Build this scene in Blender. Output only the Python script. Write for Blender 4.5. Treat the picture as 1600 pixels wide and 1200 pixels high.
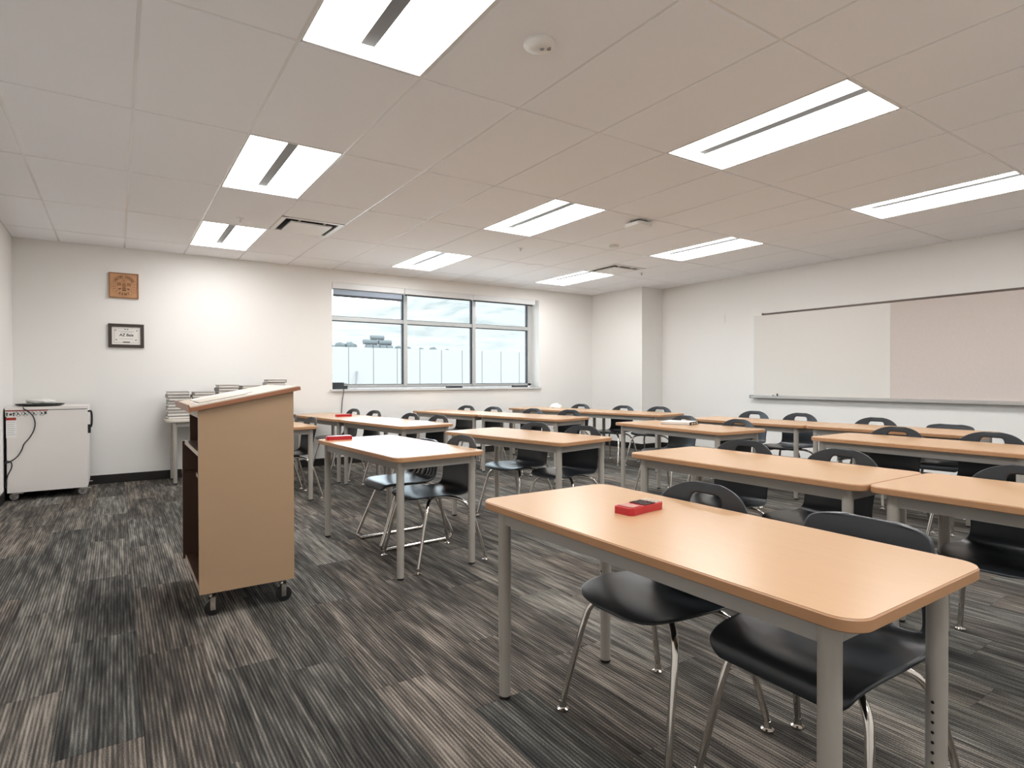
import bpy, bmesh, math, random
from mathutils import Vector, Matrix, noise

random.seed(7)
for o in list(bpy.data.objects):
    bpy.data.objects.remove(o, do_unlink=True)
scene = bpy.context.scene
COL = scene.collection
R = math.radians

# ------------------------------------------------------------------ camera
FPX, YAW, PITCH, ROLL, CXP, CYP, CAMZ = 921.79, 0.588456, -0.008533, -0.002043, 797.07, 600.0, 1.20
fw = Vector((math.sin(YAW) * math.cos(PITCH), math.cos(YAW) * math.cos(PITCH), math.sin(PITCH)))
rt = Vector((math.cos(YAW), -math.sin(YAW), 0.0))
up = rt.cross(fw)
r2 = rt * math.cos(ROLL) + up * math.sin(ROLL)
u2 = up * math.cos(ROLL) - rt * math.sin(ROLL)
camd = bpy.data.cameras.new('camera')
cam = bpy.data.objects.new('camera', camd)
COL.objects.link(cam)
cam.matrix_world = Matrix(((r2.x, u2.x, -fw.x, 0), (r2.y, u2.y, -fw.y, 0), (r2.z, u2.z, -fw.z, CAMZ), (0, 0, 0, 1)))
camd.sensor_width = 36.0
camd.lens = FPX * 36.0 / 1600.0
camd.shift_x = (800 - CXP) / 1600.0
camd.clip_start = 0.05
camd.clip_end = 500
scene.camera = cam

# ------------------------------------------------------------------ sky, sun, exposure
world = bpy.data.worlds.new('world')
scene.world = world
world.use_nodes = True
bg = world.node_tree.nodes['Background']
bg.inputs[0].default_value = (0.80, 0.90, 1.0, 1)
bg.inputs[1].default_value = 6.2
sund = bpy.data.lights.new('sun', 'SUN')
sund.energy = 5.0
sund.angle = R(2)
sund.color = (1.0, 0.97, 0.92)
sun = bpy.data.objects.new('sun', sund)
COL.objects.link(sun)
sun.rotation_euler = (R(42), 0, R(-20))      # from behind the building, high
sun.location = (3, -10, 20)
LAMP = 12.2                                    # ceiling panel radiance
scene.view_settings.view_transform = 'Standard'
scene.view_settings.look = 'None'
scene.view_settings.exposure = 0.38
scene.view_settings.gamma = 1.0
scene.view_settings.use_curve_mapping = False

# ------------------------------------------------------------------ materials
def newmat(name):
    m = bpy.data.materials.new(name)
    m.use_nodes = True
    nt = m.node_tree
    return m, nt, nt.nodes['Principled BSDF']

def N(nt, t, **kw):
    n = nt.nodes.new(t)
    for k, v in kw.items():
        setattr(n, k, v)
    return n

def mat(name, col, rough=0.5, metal=0.0, spec=0.5, var=0.06, vscale=8.0, stretch=(1, 1, 1), bump=0.0, bscale=200.0, coat=0.0):
    m, nt, b = newmat(name)
    b.inputs['Roughness'].default_value = rough
    b.inputs['Metallic'].default_value = metal
    b.inputs['Specular IOR Level'].default_value = spec
    if coat:
        b.inputs['Coat Weight'].default_value = coat
        b.inputs['Coat Roughness'].default_value = 0.15
    tc = N(nt, 'ShaderNodeTexCoord')
    mp = N(nt, 'ShaderNodeMapping')
    mp.inputs['Scale'].default_value = stretch
    nt.links.new(tc.outputs['Object'], mp.inputs[0])
    nz = N(nt, 'ShaderNodeTexNoise')
    nz.inputs['Scale'].default_value = vscale
    nz.inputs['Detail'].default_value = 4
    nt.links.new(mp.outputs[0], nz.inputs['Vector'])
    mr = N(nt, 'ShaderNodeMapRange')
    mr.inputs['To Min'].default_value = 1 - var
    mr.inputs['To Max'].default_value = 1 + var
    nt.links.new(nz.outputs['Fac'], mr.inputs['Value'])
    mx = N(nt, 'ShaderNodeVectorMath', operation='SCALE')
    mx.inputs[0].default_value = col
    nt.links.new(mr.outputs[0], mx.inputs['Scale'])
    nt.links.new(mx.outputs[0], b.inputs['Base Color'])
    if bump:
        nb = N(nt, 'ShaderNodeTexNoise')
        nb.inputs['Scale'].default_value = bscale
        nb.inputs['Detail'].default_value = 3
        nt.links.new(tc.outputs['Object'], nb.inputs['Vector'])
        bp = N(nt, 'ShaderNodeBump')
        bp.inputs['Strength'].default_value = bump
        bp.inputs['Distance'].default_value = 0.002
        nt.links.new(nb.outputs['Fac'], bp.inputs['Height'])
        nt.links.new(bp.outputs[0], b.inputs['Normal'])
    return m

def emit(name, col, s):
    m, nt, b = newmat(name)
    b.inputs['Base Color'].default_value = (*col, 1)
    b.inputs['Emission Color'].default_value = (*col, 1)
    b.inputs['Emission Strength'].default_value = s
    return m

def carpet_mat():
    m, nt, b = newmat('carpet')
    b.inputs['Roughness'].default_value = 0.95
    b.inputs['Specular IOR Level'].default_value = 0.25
    tc = N(nt, 'ShaderNodeTexCoord')
    oi = N(nt, 'ShaderNodeObjectInfo')
    off = N(nt, 'ShaderNodeVectorMath', operation='SCALE')
    off.inputs[0].default_value = (37.0, 91.0, 13.0)
    nt.links.new(oi.outputs['Random'], off.inputs['Scale'])
    add = N(nt, 'ShaderNodeVectorMath', operation='ADD')
    nt.links.new(tc.outputs['Object'], add.inputs[0])
    nt.links.new(off.outputs[0], add.inputs[1])
    def nz(scale, sx, sy, detail=3, rough=0.5):
        mp = N(nt, 'ShaderNodeMapping')
        mp.inputs['Scale'].default_value = (sx, sy, 0.0)
        nt.links.new(add.outputs[0], mp.inputs[0])
        n = N(nt, 'ShaderNodeTexNoise')
        n.inputs['Scale'].default_value = scale
        n.inputs['Detail'].default_value = detail
        n.inputs['Roughness'].default_value = rough
        nt.links.new(mp.outputs[0], n.inputs['Vector'])
        return n.outputs['Fac']
    def math2(op, a, c):
        n = N(nt, 'ShaderNodeMath', operation=op)
        for k, v in ((0, a), (1, c)):
            if isinstance(v, (int, float)):
                n.inputs[k].default_value = v
            else:
                nt.links.new(v, n.inputs[k])
        return n.outputs[0]
    streak = nz(1.0, 52.0, 3.2, 4, 0.6)       # long lighter streaks along the plank
    broad = nz(1.0, 15.0, 1.5, 2)
    speck = nz(1.0, 330.0, 230.0, 2, 0.7)     # yarn loops
    sep = N(nt, 'ShaderNodeSeparateXYZ')
    nt.links.new(tc.outputs['Object'], sep.inputs[0])
    rib = math2('SINE', math2('MULTIPLY', sep.outputs[0], 2 * math.pi / 0.0135), 0)
    ribamt = math2('MULTIPLY', rib, 0.12)
    v = math2('ADD', math2('MULTIPLY', streak, 1.15), math2('MULTIPLY', broad, 0.75))
    v = math2('ADD', v, math2('MULTIPLY', math2('SUBTRACT', oi.outputs['Random'], 0.5), 0.20))
    v = math2('ADD', v, ribamt)
    v = math2('ADD', v, math2('MULTIPLY', math2('SUBTRACT', speck, 0.5), 0.85))
    ramp = N(nt, 'ShaderNodeValToRGB')
    cr = ramp.color_ramp
    cr.elements[0].position = 0.55; cr.elements[0].color = (0.015, 0.0145, 0.014, 1)
    cr.elements[1].position = 1.38; cr.elements[1].color = (0.36, 0.335, 0.30, 1)
    sc = math2('MULTIPLY', v, 0.62)
    cr.elements[0].position = 0.36
    cr.elements[1].position = 0.86
    e = cr.elements.new(0.58); e.color = (0.074, 0.069, 0.063, 1)
    nt.links.new(sc, ramp.inputs[0])
    # warm / cool tint plank by plank
    wn = N(nt, 'ShaderNodeTexWhiteNoise', noise_dimensions='1D')
    nt.links.new(oi.outputs['Random'], wn.inputs['W'])
    tint = N(nt, 'ShaderNodeMix', data_type='RGBA')
    tint.inputs['A'].default_value = (0.95, 1.0, 0.99, 1)
    tint.inputs['B'].default_value = (1.07, 0.985, 0.92, 1)
    nt.links.new(wn.outputs['Value'], tint.inputs['Factor'])
    mul = N(nt, 'ShaderNodeMix', data_type='RGBA', blend_type='MULTIPLY')
    mul.inputs['Factor'].default_value = 1.0
    nt.links.new(ramp.outputs['Color'], mul.inputs['A'])
    nt.links.new(tint.outputs['Result'], mul.inputs['B'])
    nt.links.new(mul.outputs['Result'], b.inputs['Base Color'])
    bp = N(nt, 'ShaderNodeBump')
    bp.inputs['Strength'].default_value = 0.5
    bp.inputs['Distance'].default_value = 0.003
    nt.links.new(math2('ADD', speck, math2('MULTIPLY', rib, 0.25)), bp.inputs['Height'])
    nt.links.new(bp.outputs[0], b.inputs['Normal'])
    return m

def glass_mat():
    m = bpy.data.materials.new('window_glass'); m.use_nodes = True
    nt = m.node_tree
    nt.nodes.remove(nt.nodes['Principled BSDF'])
    out = nt.nodes['Material Output']
    tr = N(nt, 'ShaderNodeBsdfTransparent'); tr.inputs[0].default_value = (0.94, 0.97, 0.97, 1)
    gl = N(nt, 'ShaderNodeBsdfGlossy'); gl.inputs['Roughness'].default_value = 0.02
    fr = N(nt, 'ShaderNodeFresnel'); fr.inputs[0].default_value = 1.3
    mx = N(nt, 'ShaderNodeMixShader')
    nt.links.new(fr.outputs[0], mx.inputs[0]); nt.links.new(tr.outputs[0], mx.inputs[1]); nt.links.new(gl.outputs[0], mx.inputs[2])
    nt.links.new(mx.outputs[0], out.inputs[0])
    return m

def hill_mat():
    m, nt, b = newmat('hillside')
    b.inputs['Roughness'].default_value = 1.0
    tc = N(nt, 'ShaderNodeTexCoord')
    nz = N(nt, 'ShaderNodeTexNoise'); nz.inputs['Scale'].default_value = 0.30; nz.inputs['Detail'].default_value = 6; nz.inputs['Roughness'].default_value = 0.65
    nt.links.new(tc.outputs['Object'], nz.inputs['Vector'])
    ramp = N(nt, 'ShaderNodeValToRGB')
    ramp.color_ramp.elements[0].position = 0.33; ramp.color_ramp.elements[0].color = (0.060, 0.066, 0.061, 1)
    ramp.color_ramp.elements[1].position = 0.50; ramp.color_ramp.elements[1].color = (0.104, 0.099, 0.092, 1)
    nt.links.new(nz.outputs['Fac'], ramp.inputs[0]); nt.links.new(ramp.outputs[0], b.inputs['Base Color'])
    return m

M = {
    'wall': mat('wall_paint', (0.865, 0.853, 0.823), 0.75, spec=0.3, var=0.012, vscale=1.5, bump=0.05, bscale=60),
    'tile': mat('ceiling_tile', (0.94, 0.945, 0.965), 0.95, spec=0.1, var=0.02, vscale=3, bump=0.35, bscale=350),
    'tee': mat('ceiling_tee', (0.90, 0.895, 0.885), 0.22, var=0.01),
    'plenum': mat('plenum', (0.05, 0.05, 0.05), 0.9),
    'base': mat('baseboard_rubber', (0.012, 0.010, 0.009), 0.45, var=0.1),
    'carpet': carpet_mat(),
    'under': mat('floor_slab', (0.015, 0.015, 0.014), 0.95),
    'alu': mat('window_aluminium', (0.60, 0.62, 0.62), 0.35, metal=0.3, var=0.02),
    'gasket': mat('window_gasket', (0.05, 0.055, 0.06), 0.6),
    'glass': glass_mat(),
    'shade': mat('shade_fabric', (0.42, 0.50, 0.60), 0.8, var=0.03, vscale=60),
    'shadebox': mat('shade_box_white', (0.78, 0.79, 0.79), 0.4, var=0.01),
    'sill': mat('window_sill_stone', (0.70, 0.72, 0.72), 0.3, var=0.03),
    'laminate': mat('maple_laminate', (0.565, 0.352, 0.195), 0.25, spec=0.42, var=0.035, vscale=5, stretch=(9, 0.7, 1), bump=0.03, bscale=400),
    'pale': mat('pale_laminate', (0.66, 0.60, 0.52), 0.35, var=0.04, vscale=5, stretch=(9, 0.7, 1)),
    'edge': mat('wood_edge_band', (0.47, 0.25, 0.125), 0.4, var=0.10, vscale=12, stretch=(1, 1, 6)),
    'legs': mat('grey_painted_steel', (0.45, 0.42, 0.375), 0.38, metal=0.15, var=0.03),
    'apron': mat('grey_apron_steel', (0.42, 0.40, 0.37), 0.4, metal=0.15, var=0.03),
    'black': mat('black_plastic', (0.012, 0.012, 0.013), 0.4, var=0.1),
    'shell': mat('chair_plastic', (0.019, 0.024, 0.030), 0.30, spec=0.6, var=0.08, vscale=20, bump=0.12, bscale=900),
    'chrome': mat('chrome_tube', (0.72, 0.69, 0.65), 0.12, metal=1.0, var=0.02),
    'lamp': emit('lamp_diffuser', (0.985, 0.985, 0.99), LAMP),
    'fixture': mat('fixture_white', (0.80, 0.79, 0.77), 0.4, var=0.01),
    'strip': mat('perforated_strip', (0.15, 0.147, 0.142), 0.5, metal=0.2, var=0.05, vscale=300),
    'dark': mat('duct_shade', (0.02, 0.02, 0.022), 0.8),
    'plastic': mat('white_plastic', (0.80, 0.79, 0.76), 0.35, var=0.01),
    'greyp': mat('grey_plastic', (0.30, 0.30, 0.30), 0.4),
    'lectern': mat('lectern_tan_laminate', (0.43, 0.285, 0.17), 0.45, var=0.04, vscale=3, stretch=(1, 1, 4)),
    'lectern_in': mat('lectern_shaded_wood', (0.085, 0.04, 0.027), 0.45, var=0.15, vscale=6, stretch=(4, 4, 0.6)),  # brown inside wood, with the unlit interior's shade put into the colour
    'lectern_top': mat('lectern_cherry', (0.33, 0.135, 0.065), 0.35, var=0.12, vscale=6, stretch=(1, 8, 1)),
    'lectern_edge': mat('lectern_pale_edge', (0.62, 0.52, 0.42), 0.5, var=0.05),
    'cart': mat('cart_white_steel', (0.84, 0.805, 0.77), 0.4, var=0.015),
    'cart_dark': mat('cart_black', (0.014, 0.012, 0.012), 0.5),
    'red': mat('red_plastic', (0.50, 0.018, 0.028), 0.28, var=0.05, vscale=30),
    'redp': mat('red_print', (0.42, 0.035, 0.025), 0.5),
    'screen': mat('lcd_screen_glare', (0.55, 0.25, 0.20), 0.2, var=0.03),  # pink glare on the display, painted into its colour
    'keys': mat('calculator_keys', (0.05, 0.035, 0.03), 0.4, var=0.2, vscale=150),
    'keyw': mat('calculator_light_keys', (0.62, 0.56, 0.46), 0.4),
    'paper': mat('paper', (0.82, 0.80, 0.76), 0.8, var=0.02),
    'pages': mat('book_pages', (0.82, 0.79, 0.74), 0.85, var=0.12, vscale=14, stretch=(1, 1, 40)),
    'cover': mat('book_cover', (0.14, 0.135, 0.125), 0.45, var=0.3, vscale=6),
    'coverl': mat('book_cover_light', (0.30, 0.285, 0.265), 0.45, var=0.15, vscale=6),
    'wood': mat('plaque_wood', (0.56, 0.30, 0.15), 0.55, var=0.16, vscale=12, stretch=(1, 1, 5)),
    'burn': mat('burnt_wood', (0.14, 0.055, 0.02), 0.7, var=0.2),
    'burn2': mat('light_burnt_wood', (0.33, 0.155, 0.07), 0.7, var=0.2),
    'frame': mat('dark_frame', (0.045, 0.03, 0.022), 0.35, var=0.2, vscale=20),
    'ink': mat('ink', (0.06, 0.055, 0.05), 0.8),
    'inkl': mat('pale_ink', (0.42, 0.39, 0.34), 0.8),
    'white_board': mat('whiteboard_enamel', (0.76, 0.735, 0.685), 0.22, var=0.01),
    'tack': mat('tackboard_fabric', (0.66, 0.585, 0.54), 0.9, var=0.05, vscale=40, bump=0.2, bscale=500),
    'rail': mat('bronze_rail', (0.11, 0.085, 0.07), 0.4, metal=0.6),
    'tray': mat('aluminium_tray', (0.60, 0.59, 0.57), 0.35, metal=0.7),
    'yellow': mat('yellow_card', (0.55, 0.33, 0.05), 0.6, var=0.2, vscale=50),
    'bag': mat('dark_blue_plastic', (0.03, 0.04, 0.05), 0.5, var=0.2, vscale=40),
    'cord': mat('brown_cord', (0.08, 0.06, 0.05), 0.5),
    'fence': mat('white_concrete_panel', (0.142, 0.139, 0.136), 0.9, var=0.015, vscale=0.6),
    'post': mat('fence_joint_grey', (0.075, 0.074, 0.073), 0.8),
    'ground': mat('pale_bounce_ground', (0.60, 0.59, 0.57), 0.95, var=0.1, vscale=1.5),  # ground out of view, made pale to bounce daylight onto the ceiling
    'hill': hill_mat(),
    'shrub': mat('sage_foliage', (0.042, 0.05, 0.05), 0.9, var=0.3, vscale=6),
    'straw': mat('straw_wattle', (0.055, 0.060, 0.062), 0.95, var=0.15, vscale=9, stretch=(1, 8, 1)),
}

# ------------------------------------------------------------------ mesh helpers
class MB:
    def __init__(s):
        s.bm = bmesh.new()
    def box(s, x0, x1, y0, y1, z0, z1, mtx=None):
        vs = [s.bm.verts.new(p) for p in ((x0, y0, z0), (x1, y0, z0), (x1, y1, z0), (x0, y1, z0), (x0, y0, z1), (x1, y0, z1), (x1, y1, z1), (x0, y1, z1))]
        for f in ((3, 2, 1, 0), (4, 5, 6, 7), (0, 1, 5, 4), (1, 2, 6, 5), (2, 3, 7, 6), (3, 0, 4, 7)):
            s.bm.faces.new([vs[i] for i in f])
        if mtx is not None:
            for v in vs:
                v.co = mtx @ v.co
        return s
    def prism(s, pts, z0, z1, mtx=None):
        a = [s.bm.verts.new((p[0], p[1], z0)) for p in pts]
        b = [s.bm.verts.new((p[0], p[1], z1)) for p in pts]
        n = len(pts)
        s.bm.faces.new(a[::-1]); s.bm.faces.new(b)
        for i in range(n):
            s.bm.faces.new((a[i], a[(i + 1) % n], b[(i + 1) % n], b[i]))
        if mtx is not None:
            for v in a + b:
                v.co = mtx @ v.co
        return s
    def tube(s, path, r, n=10, cap=True, closed=False):
        path = [Vector(p) for p in path]
        rr = r if isinstance(r, (list, tuple)) else [r] * len(path)
        rings = []
        T0 = None; nrm = None
        m = len(path)
        for i, p in enumerate(path):
            if closed:
                t = (path[(i + 1) % m] - path[i - 1]).normalized()
            else:
                t = (path[min(i + 1, m - 1)] - path[max(i - 1, 0)]).normalized()
            if nrm is None:
                ref = Vector((0, 0, 1)) if abs(t.z) < 0.9 else Vector((1, 0, 0))
                nrm = t.cross(ref).normalized()
            else:
                nrm = (nrm - t * nrm.dot(t)).normalized()
            bi = t.cross(nrm)
            rings.append([s.bm.verts.new(p + (nrm * math.cos(2 * math.pi * k / n) + bi * math.sin(2 * math.pi * k / n)) * rr[i]) for k in range(n)])
        for i in range(m - 1 + (1 if closed else 0)):
            a, b = rings[i], rings[(i + 1) % m]
            for k in range(n):
                s.bm.faces.new((a[k], a[(k + 1) % n], b[(k + 1) % n], b[k]))
        if cap and not closed:
            s.bm.faces.new(rings[0][::-1]); s.bm.faces.new(rings[-1])
        return s
    def lathe(s, prof, n=20, mtx=None):
        rings = []
        for (r, z) in prof:
            rings.append([s.bm.verts.new((r * math.cos(2 * math.pi * k / n), r * math.sin(2 * math.pi * k / n), z)) for k in range(n)])
        for a, b in zip(rings, rings[1:]):
            for k in range(n):
                s.bm.faces.new((a[k], a[(k + 1) % n], b[(k + 1) % n], b[k]))
        s.bm.faces.new(rings[0][::-1]); s.bm.faces.new(rings[-1])
        if mtx is not None:
            for rg in rings:
                for v in rg:
                    v.co = mtx @ v.co
        return s
    def mesh(s, name, bevel=0.0, seg=2, smooth=False, angle=35):
        if bevel:
            es = [e for e in s.bm.edges if len(e.link_faces) == 2 and e.calc_face_angle(0) > R(40)]
            bmesh.ops.bevel(s.bm, geom=es, offset=bevel, segments=seg, affect='EDGES', profile=0.5, clamp_overlap=True)
        bmesh.ops.recalc_face_normals(s.bm, faces=s.bm.faces)
        me = bpy.data.meshes.new(name)
        s.bm.to_mesh(me); s.bm.free()
        if smooth or bevel:
            me.shade_smooth()
            me.set_sharp_from_angle(angle=R(angle))
        return me
    def build(s, name, material, parent=None, world=False, bevel=0.0, seg=2, smooth=False, angle=35):
        if parent is not None and world:
            inv = wmat(parent).inverted()
            for v in s.bm.verts:
                v.co = inv @ v.co
        return obj(name, s.mesh(name, bevel, seg, smooth, angle), material, parent)

def wmat(o):
    m = Matrix.LocRotScale(o.location, o.rotation_euler, None)
    return (wmat(o.parent) @ m) if o.parent else m

def obj(name, me, material, parent=None):
    if material is not None:
        me.materials.clear(); me.materials.append(M[material])
    o = bpy.data.objects.new(name, me)
    COL.objects.link(o)
    o.parent = parent
    return o

def tag(o, label, cat, group=None):
    o['label'] = label; o['category'] = cat
    if group:
        o['group'] = group
    return o

def thing(name, label, cat, loc=(0, 0, 0), rz=0.0, group=None):
    o = bpy.data.objects.new(name, None)
    COL.objects.link(o)
    o.empty_display_size = 0.1
    o.location = loc; o.rotation_euler = (0, 0, rz)
    return tag(o, label, cat, group)

def struct(o):
    o['kind'] = 'structure'
    return o

def copy_tree(o, parent=None):
    c = o.copy(); COL.objects.link(c); c.parent = parent
    for ch in [k for k in o.children]:
        copy_tree(ch, c)
    return c

def rrect(x0, x1, y0, y1, r, n=8):
    pts = []
    for cx, cy, a0 in ((x1 - r, y1 - r, 0), (x0 + r, y1 - r, 90), (x0 + r, y0 + r, 180), (x1 - r, y0 + r, 270)):
        for k in range(n + 1):
            a = R(a0 + 90 * k / n)
            pts.append((cx + r * math.cos(a), cy + r * math.sin(a)))
    return pts

def crom(pts, per=6):
    P = [Vector(p) for p in pts]
    P = [P[0] * 2 - P[1]] + P + [P[-1] * 2 - P[-2]]
    out = []
    for i in range(1, len(P) - 2):
        for k in range(per):
            t = k / per
            a, b, c, d = P[i - 1], P[i], P[i + 1], P[i + 2]
            out.append(0.5 * ((2 * b) + (c - a) * t + (2 * a - 5 * b + 4 * c - d) * t * t + (3 * b - a - 3 * c + d) * t ** 3))
    out.append(P[-2])
    return out

def text(name, body, size, material, parent, loc, rot=(0, 0, 0), extrude=0.0006, shear=0.0):
    cu = bpy.data.curves.new(name, 'FONT')
    cu.body = body; cu.size = size; cu.align_x = 'CENTER'; cu.align_y = 'CENTER'
    cu.extrude = extrude; cu.offset = size * 0.03; cu.shear = shear; cu.resolution_u = 3
    t = bpy.data.objects.new(name, cu); COL.objects.link(t)
    dg = bpy.context.evaluated_depsgraph_get()
    me = bpy.data.meshes.new_from_object(t.evaluated_get(dg))
    bpy.data.objects.remove(t, do_unlink=True)
    o = obj(name, me, material, parent)
    o.location = loc; o.rotation_euler = rot
    return o

ORD = ['first', 'second', 'third', 'fourth', 'fifth', 'sixth', 'seventh', 'eighth', 'ninth', 'tenth', 'eleventh', 'twelfth', 'thirteenth', 'fourteenth']

# ------------------------------------------------------------------ room shell
XL, XR, YB, YF, H = -0.93, 7.85, 8.27, -1.49, 2.743
GX, GY, TX, TY = 0.0892, 4.0003, 0.6096, 1.2192       # ceiling lattice

# floor slab with carpet planks
floor = struct(MB().box(XL - 0.2, XR + 0.2, YF - 0.2, YB + 0.2, -0.12, -0.004).build('floor', 'under'))
PW, PL = 0.25, 1.0
def project(p):
    d = Vector(p) - Vector((0, 0, CAMZ))
    z = d.dot(fw)
    if z < 0.15:
        return None
    return (CXP + FPX * d.dot(r2) / z, CYP - FPX * d.dot(u2) / z, z)
planks = []
cidx = 0
x = XL
while x < XR - 0.01:
    x1 = min(x + PW, XR)
    y = YF - PL * [0.0, 0.33, 0.66, 0.18, 0.5, 0.84][cidx % 6]
    while y < YB - 0.01:
        y0, y1 = max(y, YF), min(y + PL, YB)
        if y1 - y0 > 0.02:
            vis, best = False, 1e9
            for a in range(5):
                for b in range(9):
                    q = project((x + (x1 - x) * a / 4, y0 + (y1 - y0) * b / 8, 0))
                    if q and -20 < q[0] < 1620 and q[1] < 1220:
                        vis = True; best = min(best, q[2])
            planks.append((vis, best, x, x1, y0, y1))
        y += PL
    x += PW; cidx += 1
vis = sorted([p for p in planks if p[0]], key=lambda p: p[1])
rest = [p for p in planks if not p[0]] + vis[300:]
vis = vis[:300]
cache = {}
for (_, _, x0, x1, y0, y1) in vis:
    key = (round(x1 - x0, 3), round(y1 - y0, 3))
    g = 0.0006
    if key not in cache:
        w, l = (x1 - x0) / 2 - g, (y1 - y0) / 2 - g
        cache[key] = MB().box(-w, w, -l, l, -0.006, 0.0).mesh('carpet_plank', bevel=0.0008, seg=1)
    o = obj('carpet_plank', cache[key], 'carpet', floor)
    o.location = ((x0 + x1) / 2, (y0 + y1) / 2, random.uniform(-0.0006, 0.0))
if rest:
    mb = MB()
    for (_, _, x0, x1, y0, y1) in rest:
        mb.box(x0 + 0.0006, x1 - 0.0006, y0 + 0.0006, y1 - 0.0006, -0.006, 0.0)
    o = mb.build('carpet_planks_remaining', 'carpet', floor); o['kind'] = 'stuff'

# walls
WX0, WX1, WZ0, WZ1 = 2.52, 6.13, 1.06, 2.565
mb = MB()
mb.box(XL - 0.2, WX0, YB, YB + 0.36, -0.1, 3.0)
mb.box(WX1, XR + 0.2, YB, YB + 0.36, -0.1, 3.0)
mb.box(WX0, WX1, YB, YB + 0.36, -0.1, WZ0)
mb.box(WX0, WX1, YB, YB + 0.36, WZ1, 3.0)
wall_back = struct(mb.build('wall_back', 'wall'))
wall_left = struct(MB().box(XL - 0.2, XL, YF - 0.2, YB, -0.1, 3.0).build('wall_left', 'wall'))
wall_right = struct(MB().box(XR, XR + 0.2, YF - 0.2, YB, -0.1, 3.0).build('wall_right', 'wall'))
wall_front = struct(MB().box(XL, XR, YF - 0.2, YF, -0.1, 3.0).build('wall_front', 'wall'))
CX0, CY0 = 7.35, 7.02
pillar = struct(MB().box(CX0, XR, CY0, YB, -0.002, H + 0.004).build('wall_return', 'wall'))
struct(MB().box(XL - 0.2, XR + 0.2, YF - 0.2, YB + 0.36, 3.0, 3.15).build('ceiling_slab', 'plenum'))
BH, BT = 0.102, 0.008
def basebd(name, *b):
    struct(MB().box(*b).build(name, 'base', bevel=0.002, seg=1))
basebd('baseboard_back', XL, CX0, YB - BT, YB, 0.0, BH)
basebd('baseboard_left', XL, XL + BT, YF, YB - BT, 0.0, BH)
basebd('baseboard_right', XR - BT, XR, YF, CY0 - BT, 0.0, BH)
basebd('baseboard_return_side', CX0 - BT, CX0, CY0 - BT, YB - BT, 0.0, BH)
basebd('baseboard_return_front', CX0, XR, CY0 - BT, CY0, 0.0, BH)
basebd('baseboard_front', XL + BT, XR - BT, YF, YF + BT, 0.0, BH)

# ceiling: tees, tiles dropped a little below them
lightcells = {(i, j) for i in (1, 5, 9) for j in (-4, -2, 0, 2)}
diffcells = {(2, 1), (9, 1)}
mb = MB()
xs = [XL] + [GX + i * TX for i in range(-1, 13)] + [XR]
ys = [YF] + [GY + j * TY for j in range(-4, 4)] + [YB]
for xx in xs[1:-1]:
    mb.box(xx - 0.012, xx + 0.012, YF, YB, H + 0.0045, H + 0.03)
for yy in ys[1:-1]:
    mb.box(XL, XR, yy - 0.012, yy + 0.012, H + 0.005, H + 0.029)
# wall angle
mb.box(XL, XL + 0.022, YF, YB, H + 0.002, H + 0.004); mb.box(XR - 0.022, XR, YF, YB, H + 0.002, H + 0.004)
mb.box(XL, XR, YB - 0.022, YB, H + 0.002, H + 0.004); mb.box(XL, XR, YF, YF + 0.022, H + 0.002, H + 0.004)
ceiling = struct(mb.build('ceiling', 'tee'))
tcache = {}
G = 0.0085
def ctile(x0, x1, y0, y1):
    key = (round(x1 - x0, 3), round(y1 - y0, 3))
    if key not in tcache:
        w, l = (x1 - x0) / 2 - G, (y1 - y0) / 2 - G
        tcache[key] = MB().box(-w, w, -l, l, 0.0, 0.018).mesh('ceiling_tile', bevel=0.0015, seg=1)
    o = obj('ceiling_tile', tcache[key], 'tile', ceiling)
    o.location = ((x0 + x1) / 2, (y0 + y1) / 2, H)
for a in range(len(xs) - 1):
    for b in range(len(ys) - 1):
        i, j = a - 2, b - 5
        if (i, j) in lightcells:
            continue
        if (i, j) in diffcells:
            ctile(xs[a], xs[a + 1], ys[b], ys[b] + TY / 2)
        else:
            ctile(xs[a], xs[a + 1], ys[b], ys[b + 1])

# ------------------------------------------------------------------ window
win = bpy.data.objects.new('window_1', None); COL.objects.link(win); struct(win)
win.location = ((WX0 + WX1) / 2, YB + 0.28, WZ0)
FY0, FY1 = YB + 0.25, YB + 0.31
MX = [3.73, 4.955]
FW = 0.05
FR = 6.06
ZR = 2.085
mb = MB(); mb.box(WX0, WX0 + FW, FY0, FY1, WZ0 + 0.03, WZ1); mb.box(FR, WX1, FY0, FY1, WZ0 + 0.03, WZ1)
mb.box(WX0, WX1, FY0, FY1, WZ0 + 0.012, WZ0 + 0.06); mb.box(WX0, WX1, FY0, FY1, WZ1 - 0.05, WZ1)
mb.build('window_frame', 'alu', win, True, bevel=0.003, seg=1)
for mxx in MX:
    MB().box(mxx - 0.028, mxx + 0.028, FY0 - 0.02, FY1 + 0.02, WZ0 + 0.03, WZ1).build('mullion', 'alu', win, True, bevel=0.003, seg=1)
bays = [(WX0 + FW, MX[0] - 0.028), (MX[0] + 0.028, MX[1] - 0.028), (MX[1] + 0.028, FR)]
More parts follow.
